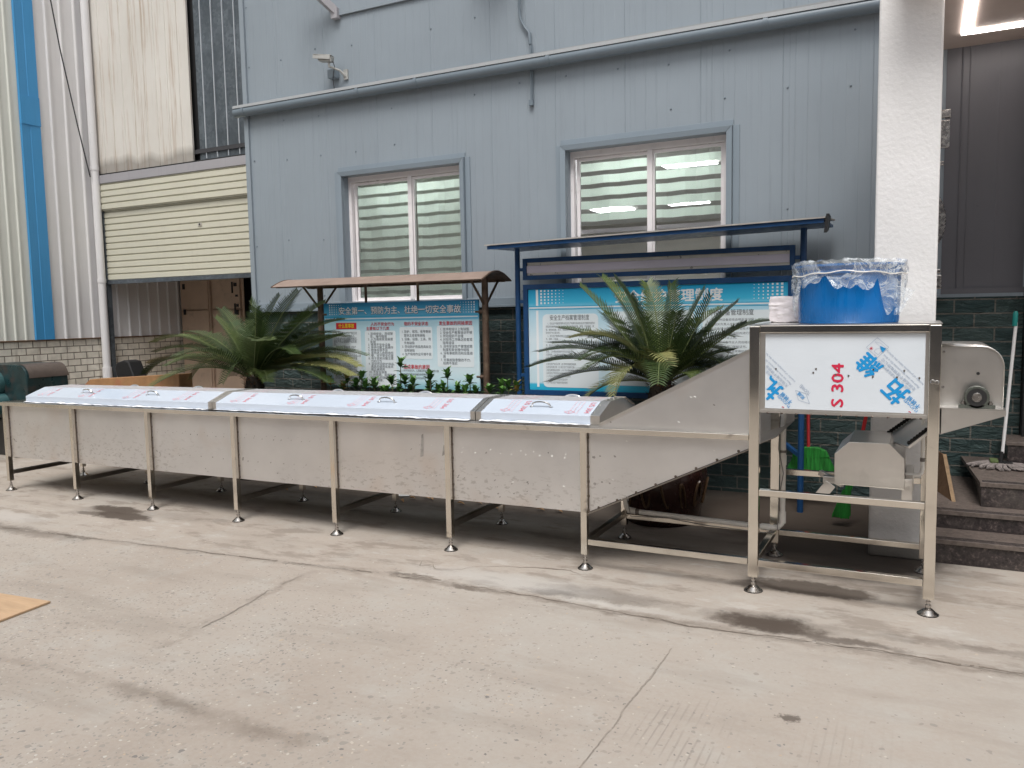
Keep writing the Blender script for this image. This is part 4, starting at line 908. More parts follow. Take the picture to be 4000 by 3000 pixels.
# ================================================================ LOOSE OBJECTS
DM=thing('plastic_drum','upright blue plastic drum standing on top of the steel frame','drum',(1.42,.36,1.459))
m=MB(); m.lathe([(.001,0),(.250,0),(.255,.006),(.258,.1),(.262,.26),(.264,.262),(.272,.262),(.272,.276),(.266,.278),(.268,.298),(.280,.300),(.280,.312),(.262,.312),(.255,.28),(.25,.03),(.001,.03)],(1.42,.36,1.460),'z',56); m.build('shell',M_DRUM,DM,smooth=True)
def wrapfilm():
    m=MB(); n=150; rows=12; vs=[]; rd=random.Random(3)
    c=Vector((1.42,.36,1.46))
    for j in range(rows+1):
        for i in range(n):
            q=2*math.pi*i/n
            u=Vector((math.cos(q)*1.3,math.sin(q)*1.3,0))
            hang=.12+.10*noise.noise(u*2.1+Vector((3,1,0)))+.05*noise.noise(u*4.5)
            fq=(math.degrees(q)%360)
            for ang,wd,dep in ((205,10,.12),(318,12,.15),(300,8,.03)):   # flaps
                d=min(abs(fq-ang),360-abs(fq-ang)); 
                if d<wd: hang+=dep*(1-(d/wd))**.55
            f=j/rows
            if f<.34: # over the rim
                g_=f/.34; rad=.250+.040*math.sin(g_*math.pi*.5); z=.318+.014*math.cos(g_*math.pi*.5)+.010*noise.noise(u*5+Vector((0,0,2)))
            else:
                g_=(f-.34)/.66; rad=.290-.010*g_; z=.318-hang*g_-.012
                if .35<g_<.6: rad-=.006
            k=noise.noise(Vector((u.x*3.5,u.y*3.5,f*3)))*.022+noise.noise(Vector((u.x*8,u.y*8,f*5)))*.010
            rad=max(rad+k*(.4+f),.276 if f>.34 else .2)
            vs.append(c+Vector((math.cos(q)*rad,math.sin(q)*rad,z+k*.35)))
    fs=[(j*n+i,j*n+(i+1)%n,(j+1)*n+(i+1)%n,(j+1)*n+i) for j in range(rows) for i in range(n)]
    m.add(vs,fs); o=m.build('plastic_cover',M_WRAP,DM,smooth=True)
    # loose sail at the right
    m=MB(); k=9; vs=[]
    for i in range(k+1):
        for j in range(k+1):
            a,b_=i/k,j/k
            x=1.655+.095*a*(1-b_*.7); z=1.655-.155*b_-.03*a*(1-b_); y=.15-.06*a+.02*noise.noise(Vector((a*4,b_*4,7)))
            vs.append((x,y,z))
    m.add(vs,[(i*(k+1)+j,(i+1)*(k+1)+j,(i+1)*(k+1)+j+1,i*(k+1)+j+1) for i in range(k) for j in range(k)]); m.build('loose_flap',M_WRAP,o)
    m=MB(); pts=[]
    for i in range(61):
        q=2*math.pi*i/60; pts.append(c+Vector((math.cos(q)*.289,math.sin(q)*.289,.262+.008*math.sin(q*3)+.004*math.sin(q*11))))
    m.tube(pts,.0035,6,cap=False); m.build('tie_string',M_PVCPIPE,o)
wrapfilm()
def wrapped():
    m=MB(); bm=bmesh.new(); bmesh.ops.create_cube(bm,size=1); bmesh.ops.subdivide_edges(bm,edges=bm.edges,cuts=14,use_grid_fill=True)
    for v in bm.verts:
        p=v.co.copy(); d=p.length; s_=Vector((p.x,p.y,p.z)); 
        n_=noise.noise(Vector((p.x*3,p.y*3,p.z*14)))*.022+noise.noise(p*8)*.018
        rr_=1-max(0,(d-.70))*.25
        v.co=Vector((p.x*.17*rr_,p.y*.20*rr_,p.z*.152*rr_+.078)); v.co+=p.normalized()*n_*.35
    bm.verts.ensure_lookup_table(); m.add([v.co+Vector((1.062,.62,1.46)) for v in bm.verts],[tuple(v.index for v in f.verts) for f in bm.faces]); bm.free()
    o=m.build('wrapped_package',M_WRAP2,None,smooth=True,loc=(1.062,.62,1.46)); tag(o,'small block wrapped in white stretch film beside the blue drum','package')
wrapped()
# ---- brown notice board
NB=thing('notice_board','brown metal notice board with arched roof and safety poster headline','notice board',(-2.65,1.9,0))
for x in (-3.564,-1.695):
    m=MB(); m.tube([(x,1.9,0),(x,1.9,1.885)],.030,14); m.build('post',M_BROWNMETAL,NB,smooth=True)
m=MB()
for x in (-3.564,-1.695):
    for s in (-1,1): m.tube([(x,1.9+.03*s,1.63),(x,1.9+.25*s,1.835)],.011,8)
m.build('roof_brace',M_BROWNMETAL,NB)
m=MB()
for x in (-3.02,-2.42): m.tube([(x,1.92,1.66),(x,1.92,1.88)],.013,8)
m.tube([(-3.9,1.65,1.835),(-1.62,1.65,1.835)],.010,6); m.tube([(-3.9,2.15,1.835),(-1.62,2.15,1.835)],.010,6); m.tube([(-1.695,1.9,1.56),(-1.79,1.9,1.56)],.018,8); m.tube([(-1.695,1.9,.975),(-1.79,1.9,.975)],.018,8); m.tube([(-3.564,1.9,1.56),(-3.48,1.9,1.56)],.018,8)
m.box(-3.50,-1.78,1.905,1.93,.88,1.655); m.build('frame_rail',M_BROWNMETAL,NB)
m=MB(); n=14; A=[];
for i in range(n+1):
    q=i/n; y=1.9-.27+.54*q; z=1.838+.078*math.sin(math.pi*q); A.append((y,z))
xs=(-3.95,-1.57); vs=[(x,y,z) for x in xs for y,z in A]+[(x,y,z-.008) for x in xs for y,z in A]; k=n+1
m.add(vs,[(i,i+1,k+i+1,k+i) for i in range(n)],0); m.add(vs,[(2*k+i,3*k+i,3*k+i+1,2*k+i+1) for i in range(n)],1)
for x in xs: m.tube([(x,y,z-.002) for y,z in A],.008,6,1)
m.build('roof',[M_ROOFBR,M_BROWNMETAL],NB,smooth=True)
def board_text(parent,y,items,mats,name='lettering'):
    t=MB()
    for it in items:
        s_,size,x,z,mm=it[:5]; bold=it[5] if len(it)>5 else 0; wd=it[6] if len(it)>6 else None; sp_=it[7] if len(it)>7 else 1; al=it[8] if len(it)>8 else 'l'
        text(t,s_,size,(x,y,z),EX,EZ,mm,bold,sp_,al,wd)
    return t.build(name,mats,parent)
m=MB(); m.box(-3.515,-1.757,1.886,1.903,.842,1.668); m.v=[(x,y,z+(.006 if z<1 else 0)) for x,y,z in m.v]
ps=m.build('poster',M_POSTA,NB)
def rrect(mb,x0,x1,z0,z1,y,m_,r_=.02):
    P=[]
    for cx,cz,a0 in ((x1-r_,z1-r_,0),(x0+r_,z1-r_,90),(x0+r_,z0+r_,180),(x1-r_,z0+r_,270)):
        for i in range(5): q=R(a0+i*22.5); P.append((cx+r_*math.cos(q),y,cz+r_*math.sin(q)))
    mb.add(P,[tuple(range(len(P)))],m_)
m=MB()
for a in ((-3.42,-3.07,.86,1.405),(-3.02,-2.66,.86,1.397),(-2.615,-2.25,1.13,1.43),(-2.20,-1.81,1.06,1.438)): rrect(m,*a,1.8845,0)
m.quad((-3.50,1.885,1.508),(-1.765,1.885,1.515),(-1.765,1.885,1.525),(-3.50,1.885,1.518),1); m.quad((-3.50,1.885,1.528),(-1.765,1.885,1.535),(-1.765,1.885,1.543),(-3.50,1.885,1.536),2); m.quad((-3.50,1.885,1.495),(-1.765,1.885,1.502),(-1.765,1.885,1.508),(-3.50,1.885,1.501),2)
m.quad((-3.367,1.884,1.414),(-3.118,1.884,1.414),(-3.118,1.884,1.476),(-3.367,1.884,1.476),3)
for i in range(6):
    for j in range(5):
        for x0,sg in ((-3.44,1),(-1.80,-1)):
            x=x0+sg*i*.028; z=1.56+j*.022; q=.0065-.0008*i; m.quad((x-q,1.8848,z-q),(x+q,1.8848,z-q),(x+q,1.8848,z+q),(x-q,1.8848,z+q),4)
m.build('poster_field',[M_PANELW,M_WHITEP,M_CYANL,M_REDT,M_PANELW],ps)
col1='        事故是指在生产和行进\n过程中，突然发生的与人\n们的愿望和意志相反的情况，\n使生产终止或受到干扰的事\n件。\n    国务院令第493号《生产\n安全事故报告和处理条例》\n将“生产安全事故”定义为：\n生产经营活动中发生的造成人身\n伤亡或者直接经济损失的事\n件。\n    法律、行政法规、生产\n经营单位违反安全生产法规、\n规章、标准、规程和安全生\n产管理制度的规定，或因其\n他因素在生产经营活动中存\n在可能导致事故发生的危险'
col2='1. 忽视安全，忽视警\n   告，操作错误\n2. 人为造成安全装置\n   失效\n3. 使用不安全设备\n4. 用手代替工具操作\n5. 物体存放不当\n6. 冒险进入危险场所\n7. 攀、坐不安全位置\n8. 有干扰和分散注意\n   力的行为\n9. 忽视劳动防护用品、\n   用具的使用或者未\n   能正确使用\n10. 不安全装束\n11. 对易燃、易爆等危\n   险物品的接触和处\n   理错误等。'
col3='1. 防护、保险、信号等装\n   置缺乏或者有缺陷\n2. 设备、设施、工具、附\n   件有缺陷\n3. 劳动防护用品用具缺乏\n   或有缺陷\n4. 生产场地作业环境不良'
col4='1. 技术和设计上有缺陷\n2. 安全生产教育培训不够\n3. 劳动组织不合理\n4. 对现场工作缺乏检查或\n   指导错误\n5. 没有安全生产管理规章\n   制度和安全操作规程\n6. 没有事故防范和应急措\n   施\n7. 对事故隐患整改不力，\n   经费不落实'
HL='安全第一、预防为主、杜绝一切安全事故'
board_text(ps,1.8835,[(HL,.078,-3.325,1.560,2,.075,1.39)],[M_WHITEP,M_GREYT,M_NAVYP],'headline_outline')
board_text(ps,1.8825,[(HL,.078,-3.322,1.562,0,.03,1.385),
 ('什么是事故',.045,-3.335,1.430,4,.03,.19),('人的不安全行为',.036,-2.945,1.447,3,.02,.27),('主要有以下几类',.036,-3.0,1.405,3,.02,.27),('物的不安全状态',.038,-2.56,1.446,3,.02,.27),('发生事故的间接原因',.040,-2.175,1.446,3,.02,.35),
 ('造成事故的原因',.044,-2.58,1.04,3,.02,.29),('1. 人的不安全行为，人员缺乏安全知识，疏忽大意',.022,-2.61,1.012,5,.012,.42),('   或者采取不安全的操作动作等而引起事故',.022,-2.60,.978,5,.012,.36),('2. 物质或环境的不安全状态',.022,-2.60,.944,5,.012,.27),
 (col1,.0290,-3.40,1.365,1,.004,.325,.95),(col2,.0283,-2.985,1.358,1,.004,.31,.93),(col3,.0300,-2.59,1.375,1,.006,.325,1.17),(col4,.0300,-2.165,1.395,1,.006,.34,1.04)],
 [M_WHITEP,M_GREYT,M_NAVYP,M_REDT,M_YEL,M_DARKT])
# ---- blue notice board
BB=thing('rules_board','large blue steel notice board with flat roof behind the right palm','notice board',(-.2,1.9,0))
for x in (-1.367,.992):
    m=MB(); m.tube([(x,1.9,0),(x,1.9,2.13)],.023,14); m.build('post',M_BLUEPAINT,BB,smooth=True)
m=MB()
def frame(x0,x1,z0,z1,t=.037,y0=1.88,y1=1.915,dz=.006):
    for a,b_,c,d in ((x0,x0+t,z0,z1),(x1-t,x1,z0,z1)): m.box(a,b_,y0,y1,c,d)
    m.box(x0+t,x1-t,y0,y1,z1-t,z1); m.box(x0+t,x1-t,y0,y1,z0,z0+t)
frame(-1.308,.934,1.824,2.008); frame(-1.308,.93,.83,1.785,.042)
for x0,x1 in ((-1.345,-1.309),(.935,.97)):
    for z in (1.915,1.64,1.0): m.box(x0,x1,1.885,1.91,z-.014,z+.014)
m.bar((.992,1.93,.42),(.60,2.3,.62),.03,.03); m.build('frame',M_BLUEPAINT,BB,bevel=.002)
m=MB(); m.box(-1.27,.896,1.895,1.90,1.862,1.972,0); m.box(-1.27,.896,1.886,1.894,1.882,1.945,1); m.build('light_box',[M_ALU,M_LEDBOX],BB)
m=MB(); m.hexa([(-1.50,1.62,2.085),(1.16,1.62,2.135),(1.16,2.25,2.15),(-1.50,2.25,2.10),(-1.50,1.62,2.105),(1.16,1.62,2.155),(1.16,2.25,2.17),(-1.50,2.25,2.12)],0)
m.hexa([(-1.50,1.60,2.080),(1.16,1.60,2.130),(1.16,1.618,2.130),(-1.50,1.618,2.080),(-1.50,1.60,2.108),(1.16,1.60,2.158),(1.16,1.618,2.158),(-1.50,1.618,2.108)],0)
m.hexa([(-1.52,1.585,2.1095),(1.17,1.585,2.1595),(1.17,2.3,2.205),(-1.52,2.3,2.155),(-1.52,1.585,2.120),(1.17,1.585,2.170),(1.17,2.3,2.215),(-1.52,2.3,2.165)],1)
m.prism([(1.16,1.60,2.06),(1.175,1.60,2.19),(1.175,1.72,2.18),(1.16,1.75,2.09)],(.02,0,0),2); m.build('roof',[M_BLUEPAINT,M_GREYROOF,M_BLACK],BB)
m=MB(); m.box(-1.262,.886,1.892,1.905,.874,1.742); ps=m.build('poster',M_POSTB,BB)
m=MB(); y=1.8905
rrect(m,-1.13,-.62,.90,1.527,y,0,.04); rrect(m,-.52,.18,.93,1.54,y,0,.04); rrect(m,.25,.80,.90,1.535,y,0,.04)
for z,mm,h in ((1.578,1,.010),(1.592,2,.005),(1.566,2,.006)): m.quad((-1.255,y-.0003,z),(.88,y-.0003,z),(.88,y-.0003,z+h),(-1.255,y-.0003,z+h),mm)
m.quad((-1.19,y,1.60),(-1.168,y,1.60),(-1.168,y,1.738),(-1.19,y,1.738),1); m.quad((-1.19,y,.90),(-1.168,y,.90),(-1.168,y,1.56),(-1.19,y,1.56),1)
for i in range(7):
    for j in range(5):
        for x0,sg in ((-1.14,1),(.845,-1)):
            x=x0+sg*i*.034; z=1.622+j*.026; q=.0085-.0009*i; m.quad((x-q,y,z-q),(x+q,y,z-q),(x+q,y,z+q),(x-q,y,z+q),1)
m.build('poster_field',[M_PANELW,M_WHITEP,M_CYANL],ps)
bA='    1、安全生产档案管理是对安全生产档案实体和信息进行管理并提供利\n用服务的各项业务工作的总称，包括档案的收集、整理、价值鉴定、保\n管、编目和检索、统计、编辑和研究等，由安全生产档案管理由厂\n安全生产办公室负责。\n    2、首先生产档案应做到分类清楚，数据真实（真负\n责，细致、不遗漏。\n    3、严格按照《安全生产档案管理制度》执行制\n度，安全生产档案应由专人负责保管，每年底\n月，厂规定的安全生产档案进行检查整理归档\n整改，工伤事故档案按时间先后顺序登记\n记录档案，工伤事故处理和统计资料\n工作人员培训档案，特种作业人员档案\n管理如下：\n(1)安全生产会议记录   (8) 特种设备检验档案\n(2)安全检查记录   (9) 安全生产交接班记录\n(3)安全教育培训材料   (10) 作业场所有毒、有害气体监测记录\n(5)安全生产责任制与考核材料\n(11) 危险化学品使用的各种手续材料\n(12) 特种作业人员证件的复印件\n(13) 与安全生产相关的其他材料'
bB='    1、隐患排查治理应当坚持全员参与\n的原则，做到日常检查与专项检查结合，\n发现隐患及时登记并上报安全生产办公室\n处理，整改完成后由负责人签字确认归档。\n    2、对于重大事故隐患，应制定治理方案，\n落实整改措施、责任、资金、时限和预案，\n治理完成前应采取必要的防护措施，防止\n事故发生，并做好记录。\n    3、安全生产办公室每月组织一次综合检查，\n对检查中发现的问题进行通报和考核。\n    4、各车间班组每日进行班前检查，\n发现问题立即处理。\n(1)分级检查，第一线是班组\n(2)各部门进行重点检查。\n(3)当地消防监督机关定期检查。'
bC='    1、特种设备验收合格后方可投入使用，\n设备相关负责人应当办理登记手续，\n建立设备验收档案和安全技术档案，\n定期由特种设备检验机构进行检验，\n操作人员应持证上岗。\n    2、特种设备作业人员应经过培训考核，\n质量安全监督部门发给证书。\n    3、对设备进行日常维护保养\n并做好记录，配备应急装置及有关附件。\n    4、各单位应当建立健全特种设备安全\n的管理制度，对特种设备的安全管理、使\n用、维护、保养和特种设备进行一次\n全面检查，发现异常应及时处理的，应停止\n使用并上报安全生产办公室。'
board_text(ps,1.8893,[('安全维护管理制度',.105,-.47,1.620,0,.05,.875),('安全生产档案管理制度',.050,-1.06,1.478,1,.0,.36),('隐患排查治理制度',.050,-.36,1.492,1,0,.36),('特种设备管理制度',.050,.29,1.500,1,0,.35),
 (bA,.0205,-1.10,1.440,2,0,.45,1.30),(bB,.0215,-.47,1.440,2,0,.55,1.55),(bC,.0215,.29,1.455,2,0,.46,1.62)],[M_WHITEP,M_DARKT,M_GREYT])
# ---- palms
def frond(mb,base,mid,tip,mat,rd,L=None,dens=1.0):
    base,mid,tip=Vector(base),Vector(mid),Vector(tip)
    c=mid*2-(base+tip)/2; n=26
    P=[(base*(1-s)**2+c*2*s*(1-s)+tip*s*s) for s in [i/n for i in range(n+1)]]
    ln=sum((P[i+1]-P[i]).length for i in range(n)); rad=Vector((tip.x-base.x,tip.y-base.y,0))
    rad=rad.normalized() if rad.length>.05 else Vector((rd.uniform(-1,1),-1,0)).normalized()
    mb.tube(P[::2],[.008*(1-.75*i/13) for i in range(14)],5,3,False)
    cnt=int(ln*56*dens); ll=.22+.10*min(1,ln)
    for k in range(cnt):
        s=.10+.90*k/cnt; x=s*n; i=min(int(x),n-1); p=P[i].lerp(P[i+1],x-i); t=(P[i+1]-P[i]).normalized()
        nn=Vector((0,0,1))*(1-abs(t.z))-rad*abs(t.z)*(1 if t.z>0 else -1); nn=(nn-t*nn.dot(t)).normalized(); sd=t.cross(nn).normalized()
        env=min(1,(s-.05)*6)*(1-max(0,s-.55)*1.35)
        for sg in (-1,1):
            l=ll*env*rd.uniform(.88,1.1)*.62; sw=.30+.60*s
            d=(sd*sg+t*sw+nn*.30).normalized()
            d2=(d+t*.10-Vector((0,0,1))*rd.uniform(.05,.40)+nn*.05).normalized()
            w=.0054; wv=t.cross(d).cross(d).normalized(); wv=(t-d*t.dot(d)).normalized()*w
            a=p; b_=p+d*l*.55; c_=b_+d2*l*.5
            mb.add([a-wv*.8,a+wv*.8,b_+wv,b_-wv,c_],[(0,1,2,3),(3,2,4)],mat)
def palm(name,label,cx,cy,zc,F,seed,zt,pale,emax=1.1):
    T=thing(name,label,'palm',(cx,cy,.45)); rd=random.Random(seed)
    m=MB(); 
    for i in range(420):
        q=rd.uniform(0,6.28); z=rd.uniform(.45,zc+.05); r_=.075+.02*rd.random()+.02*(z-.5); p=Vector((cx+math.cos(q)*r_,cy+math.sin(q)*r_,z)); o_=Vector((math.cos(q),math.sin(q),rd.uniform(.2,.9)))*rd.uniform(.025,.055)
        s_=Vector((-math.sin(q),math.cos(q),0))*.009; m.add([p-s_,p+s_,p+o_],[(0,1,2)],1 if z>zc-.06 and rd.random()<.7 else 0)
    m.lathe([(.001,.44),(.085,.44),(.095,zc-.1),(.07,zc+.02),(.001,zc+.04)],(cx,cy,0),'z',14,0)
    m.build('trunk',[M_TRUNK,M_DRYF],T)
    m=MB()
    for i,fr in enumerate(F):
        tip=fr[:3]; mid=fr[3:]
        pal=2 if i in pale else (0 if rd.random()<.55 else 1)
        b=Vector((cx,cy,zc))+Vector((tip[0]-cx,tip[1]-cy,0)).normalized()*.04
        frond(m,b,mid,tip,pal,rd)
    Lm=max((Vector(f[:3])-Vector((cx,cy,zc))).length for f in F)*.82
    for i in range(34):
        q=R(10+160*i/34) if i%2 else rd.uniform(0,6.28); e=rd.uniform(.05,emax) 
        if math.sin(q)<-.1 and e>.5: q=-q
        l=Lm*rd.uniform(.6,.95); d=Vector((math.cos(q)*math.cos(e),math.sin(q)*math.cos(e),math.sin(e)))
        tip=Vector((cx,cy,zc))+d*l; tip.z-=.10*math.cos(e)
        mid=Vector((cx,cy,zc))+d*l*.5+Vector((0,0,.10*math.cos(e)))
        if tip.y>2.28: tip.y=2.28
        frond(m,(cx,cy,zc-.01),mid,tip,0 if rd.random()<.7 else 1,rd,dens=.8)
    m.build('crown',[M_FR1,M_FR2,M_FR3,M_RACH],T)
F2=[(-.546,1.3,1.743,-.235,1.3,1.413),(-.406,1.4,1.807,-.148,1.35,1.48),(-.228,1.2,1.794,-.054,1.25,1.462),(-.065,1.45,1.756,.039,1.38,1.439),(.165,1.3,1.74,.15,1.3,1.41),(.386,1.4,1.693,.244,1.35,1.379),(.48,1.2,1.645,.3,1.25,1.307),(.621,1.4,1.597,.37,1.35,1.341),(.833,1.45,1.458,.497,1.38,1.339),(.734,1.15,1.455,.457,1.23,1.271),(.616,1.3,1.258,.383,1.3,1.191),(.623,1.5,1.21,.388,1.4,1.127),(.386,1.1,1.064,.275,1.2,1.101),(-.766,1.4,1.419,-.338,1.35,1.302),(-.895,1.3,1.235,-.395,1.3,1.243),(-.936,1.2,1.121,-.473,1.25,1.185),(-.853,1.4,.992,-.361,1.35,1.099),(-.549,1.1,1.351,-.2,1.2,1.328),(.245,1.0,1.152,.106,1.15,1.235),(-.136,.9,.948,-.086,1.1,1.14),(-.366,1.0,.925,-.205,1.15,1.028),(.264,1.1,1.526,.188,1.2,1.309),(-.454,1.55,1.533,-.195,1.43,1.299),(-.09,1.15,1.655,-.006,1.23,1.365),(-.869,1.5,1.295,-.379,1.4,1.248),(.477,1.55,1.518,.313,1.43,1.26)]
F1=[(-4.009,1.4,1.706,-3.926,1.4,1.36),(-4.504,1.5,1.637,-4.206,1.45,1.324),(-4.374,1.3,1.556,-4.168,1.35,1.283),(-5.163,1.6,1.405,-4.543,1.5,1.299),(-5.377,1.4,1.303,-4.724,1.4,1.327),(-5.254,1.3,1.206,-4.626,1.35,1.236),(-5.287,1.2,.992,-4.82,1.3,1.156),(-4.527,1.1,.957,-4.318,1.25,1.152),(-4.06,1.05,.929,-4.021,1.22,1.112),(-5.581,1.5,1.075,-4.911,1.45,1.123),(-3.394,1.4,1.788,-3.728,1.4,1.414),(-3.715,1.5,1.755,-3.91,1.45,1.391),(-2.946,1.5,1.513,-3.447,1.45,1.357),(-3.251,1.6,1.679,-3.603,1.5,1.411),(-2.806,1.3,1.381,-3.337,1.35,1.231),(-3.211,1.1,1.213,-3.597,1.25,1.235),(-2.626,1.25,1.098,-3.209,1.32,1.169),(-2.575,1.1,1.029,-3.229,1.25,1.1),(-2.776,1.05,.968,-3.372,1.22,1.078),(-3.146,1.6,.989,-3.504,1.5,1.123),(-4.525,1.65,1.506,-4.225,1.52,1.241),(-3.837,1.3,1.636,-3.917,1.35,1.306),(-3.08,1.2,1.571,-3.54,1.3,1.308),(-5.47,1.65,1.367,-4.735,1.52,1.263),(-3.445,1.0,.968,-3.689,1.2,1.053)]
palm('sago_palm','sago palm with upright dark fronds in front of the blue notice board',.09,1.3,1.02,F2,4,0,(18,19,20,17))
palm('sago_palm','wide spreading sago palm left of the brown notice board',-4.0,1.4,.954,F1,8,0,(16,17,9,7),.62)
def pot(cx,cy,label):
    T=thing('plant_pot',label,'plant pot',(cx,cy,0),'glazed pots holding the two sago palms')
    m=MB(); m.lathe([(.001,0),(.25,0),(.275,.04),(.31,.18),(.335,.34),(.325,.44),(.30,.47),(.345,.49),(.35,.52),(.31,.52),(.29,.48),(.29,.46),(.001,.46)],(cx,cy,0),'z',40); m.build('bowl',M_POT,T,smooth=True)
    m=MB(); rd=random.Random(6)
    for k in range(9):   # raised scroll relief round the belly
        q0=-2.9+k*.42; pts=[]
        for i in range(14):
            s=i/13; q=q0+.10*math.cos(s*5)*(1-s*.3); z=.24+.09*math.sin(s*6+k); r_=.297+.11*(z-.1)+.0
            r_=.272+.19*z+.006; pts.append((cx+math.cos(q)*r_,cy+math.sin(q)*r_,z))
        m.tube(pts,[.004+.006*math.sin(math.pi*i/13) for i in range(14)],6)
    m.build('relief',M_POTREL,T,smooth=True)
    m=MB(); m.lathe([(.001,.462),(.285,.462),(.2,.475),(.001,.48)],(cx,cy,0),'z',20); m.build('soil',M_SOIL,T)
pot(.09,1.3,'dark oxblood glazed pot with relief under the right palm'); pot(-4.0,1.4,'dark glazed pot under the left palm behind the trough')
# ---- shrubs
def leafq(mb,p,d,l,w,mat,fold=.3):
    d=d.normalized(); s_=d.cross(Vector((0,0,1))); s_=s_.normalized() if s_.length>.1 else Vector((1,0,0)); u=s_.cross(d).normalized()
    pts=[p]; 
    a=p+d*l*.30; b_=p+d*l*.62-Vector((0,0,l*.05)); c=p+d*l-Vector((0,0,l*.16))
    mb.add([p,a-s_*w*.8+u*w*fold,a,a+s_*w*.8+u*w*fold,b_-s_*w*.85+u*w*fold,b_,b_+s_*w*.85+u*w*fold,c],[(0,1,2),(0,2,3),(1,4,5,2),(2,5,6,3),(4,7,5),(5,7,6)],mat)
def shrub(label,shoots,seed,yel=()):
    rd=random.Random(seed); cx=sum(s[0] for s in shoots)/len(shoots); T=thing('leafy_shrub',label,'shrub',(cx,1.4,0),'young leafy shrubs behind the trough lids')
    st=MB(); lf=MB()
    for k,(x,z,rose) in enumerate(shoots):
        y=1.4+rd.uniform(-.05,.05); b_=Vector((cx+(x-cx)*.35,1.42,.0)); t=Vector((x,y,z)); mid=b_.lerp(t,.75)+Vector((rd.uniform(-.02,.02),0,.02))
        st.tube([b_,b_.lerp(mid,.6),mid,t],[.007,.006,.005,.003],6)
        R_=.055+.03*rose
        for i in range(13):
            q=i*2.4+k; e=rd.uniform(.1,1.2) if i>5 else rd.uniform(.7,1.3); d=Vector((math.cos(q)*math.cos(e),math.sin(q)*math.cos(e),math.sin(e)))
            lf.add([],[]); leafq(lf,t-Vector((0,0,.004*i)),d,R_*rd.uniform(.75,1.15),.017+.007*rose,2 if k in yel and i%3 else (0 if i<9 else 1))
        for j in range(int((z-.45)/.035)):
            zz=z-.05-j*.035; f=(zz)/(z); p=b_.lerp(t,max(0,f)); q=j*2.1+k; d=Vector((math.cos(q),math.sin(q),rd.uniform(-.1,.5)))
            leafq(lf,p,d,rd.uniform(.07,.11),.021,1 if rd.random()<.75 else 0)
    st.build('stem',M_STEM,T); lf.build('foliage',[M_SHL,M_SHD,M_SHY],T)
shrub('dense shrub with yellowish shoots beneath the left end of the safety poster',[(-3.04,.955,1),(-2.92,.90,1),(-2.843,.985,1),(-2.79,.92,1.2),(-2.733,1.0,1.4),(-2.64,.93,1)],1,(0,1,2))
shrub('low shrub just right of the yellowish one',[(-2.592,.915,1.1),(-2.556,.95,1),(-2.47,.885,.8),(-2.42,.89,.8)],2)
shrub('tallest shrub with a single long shoot before the red poster heading',[(-2.362,.975,1.1),(-2.271,1.13,1.1),(-2.235,.98,1.2),(-2.132,.965,1),(-2.19,.905,1),(-2.28,.90,1)],3)
shrub('two-headed dark shrub between the tallest shrub and the brown post',[(-1.956,1.02,1.3),(-1.825,1.035,1),(-2.008,.92,1.3),(-1.844,.93,.7),(-1.92,.90,1)],4)
shrub('small shoot with a single rosette near the right corner of the safety poster',[(-1.708,.92,.8)],5)
shrub('thin shrub with spreading top standing before the brown post',[(-1.60,.995,1),(-1.62,.905,1.1),(-1.55,.90,.7)],6)
shrub('four low bright shoots between the brown and blue notice boards',[(-1.386,.925,.9),(-1.308,.95,1.1),(-1.26,.91,.8),(-1.231,.955,1),(-1.164,.945,1.1)],7,(4,))
# ---- fallen leaves
rd=random.Random(9)
for x,y in ((-3.279,.952),(-3.122,1.17),(-2.046,1.009),(-2.018,1.088),(-1.928,1.157),(-1.866,1.173),(-1.549,1.085),(-1.423,1.159),(-1.22,1.089),(-1.021,1.23),(-.878,1.16),(-.728,1.183),(.171,1.789)):
    m=MB(); q=rd.uniform(-.6,.6); d=Vector((math.cos(q),math.sin(q),0)); leafq(m,Vector((x,y,.018)),d,rd.uniform(.06,.09),.017,0,.6); m.v=[(a,b_,max(c,.005)) for a,b_,c in m.v]
    o=m.build('fallen_leaf',M_DRYL,None,loc=(x,y,.0)); tag(o,'curled dry brown leaf lying on the concrete behind the trough','leaf','dry leaves scattered under the trough')
m=MB(); m.add([(-2.22,1.15,.004),(-2.12,1.13,.012),(-2.08,1.19,.006),(-2.15,1.24,.02)],[(0,1,2),(0,2,3)]); o=m.build('paper_scrap',M_PAPER,None,loc=(-2.15,1.18,0)); tag(o,'crumpled white scrap on the ground under the trough','litter')
# ---- brooms, mop, board
def broom_bristles(mb,top,w0,w1,h,cx,y,z1,n,rd,th=.04,m=0,tilt=0):
    for i in range(n):
        f=rd.uniform(-1,1); yy=y+rd.uniform(-th,th)*.6; a=Vector((cx+f*w0/2,yy,z1)); b_=Vector((cx+f*w1/2+rd.uniform(-.006,.006)+tilt,y+(yy-y)*1.5,z1-h+rd.uniform(0,.02))); s_=Vector((.0028,0,0))
        mb.add([a-s_,a+s_,b_+s_*1.3,b_-s_*1.3],[(0,1,2,3)],m)
B1=thing('broom','red-handled broom with wide green bristles against the brick base','broom',(1.03,2.1,.1))
m=MB(); m.tube([(1.025,2.08,.47),(1.0,2.22,.9),(.975,2.33,1.3)],.013,10); m.build('handle',M_REDPL,B1,smooth=True)
m=MB(); P=[(.905,.395),(.93,.44),(1.0,.475),(1.10,.475),(1.155,.45),(1.18,.40),(1.05,.385)]; m.prism([(x,2.06,z) for x,z in P],(0,.04,0)); m.build('head',M_GREENPL,B1,bevel=.006)
m=MB(); broom_bristles(m,0,.26,.34,.11,1.045,2.08,.395,420,rd); m.build('bristles',M_GREENPL,B1)
B2=thing('broom','red-handled broom with narrow bright green bristles beside the white pillar','broom',(1.31,1.6,0))
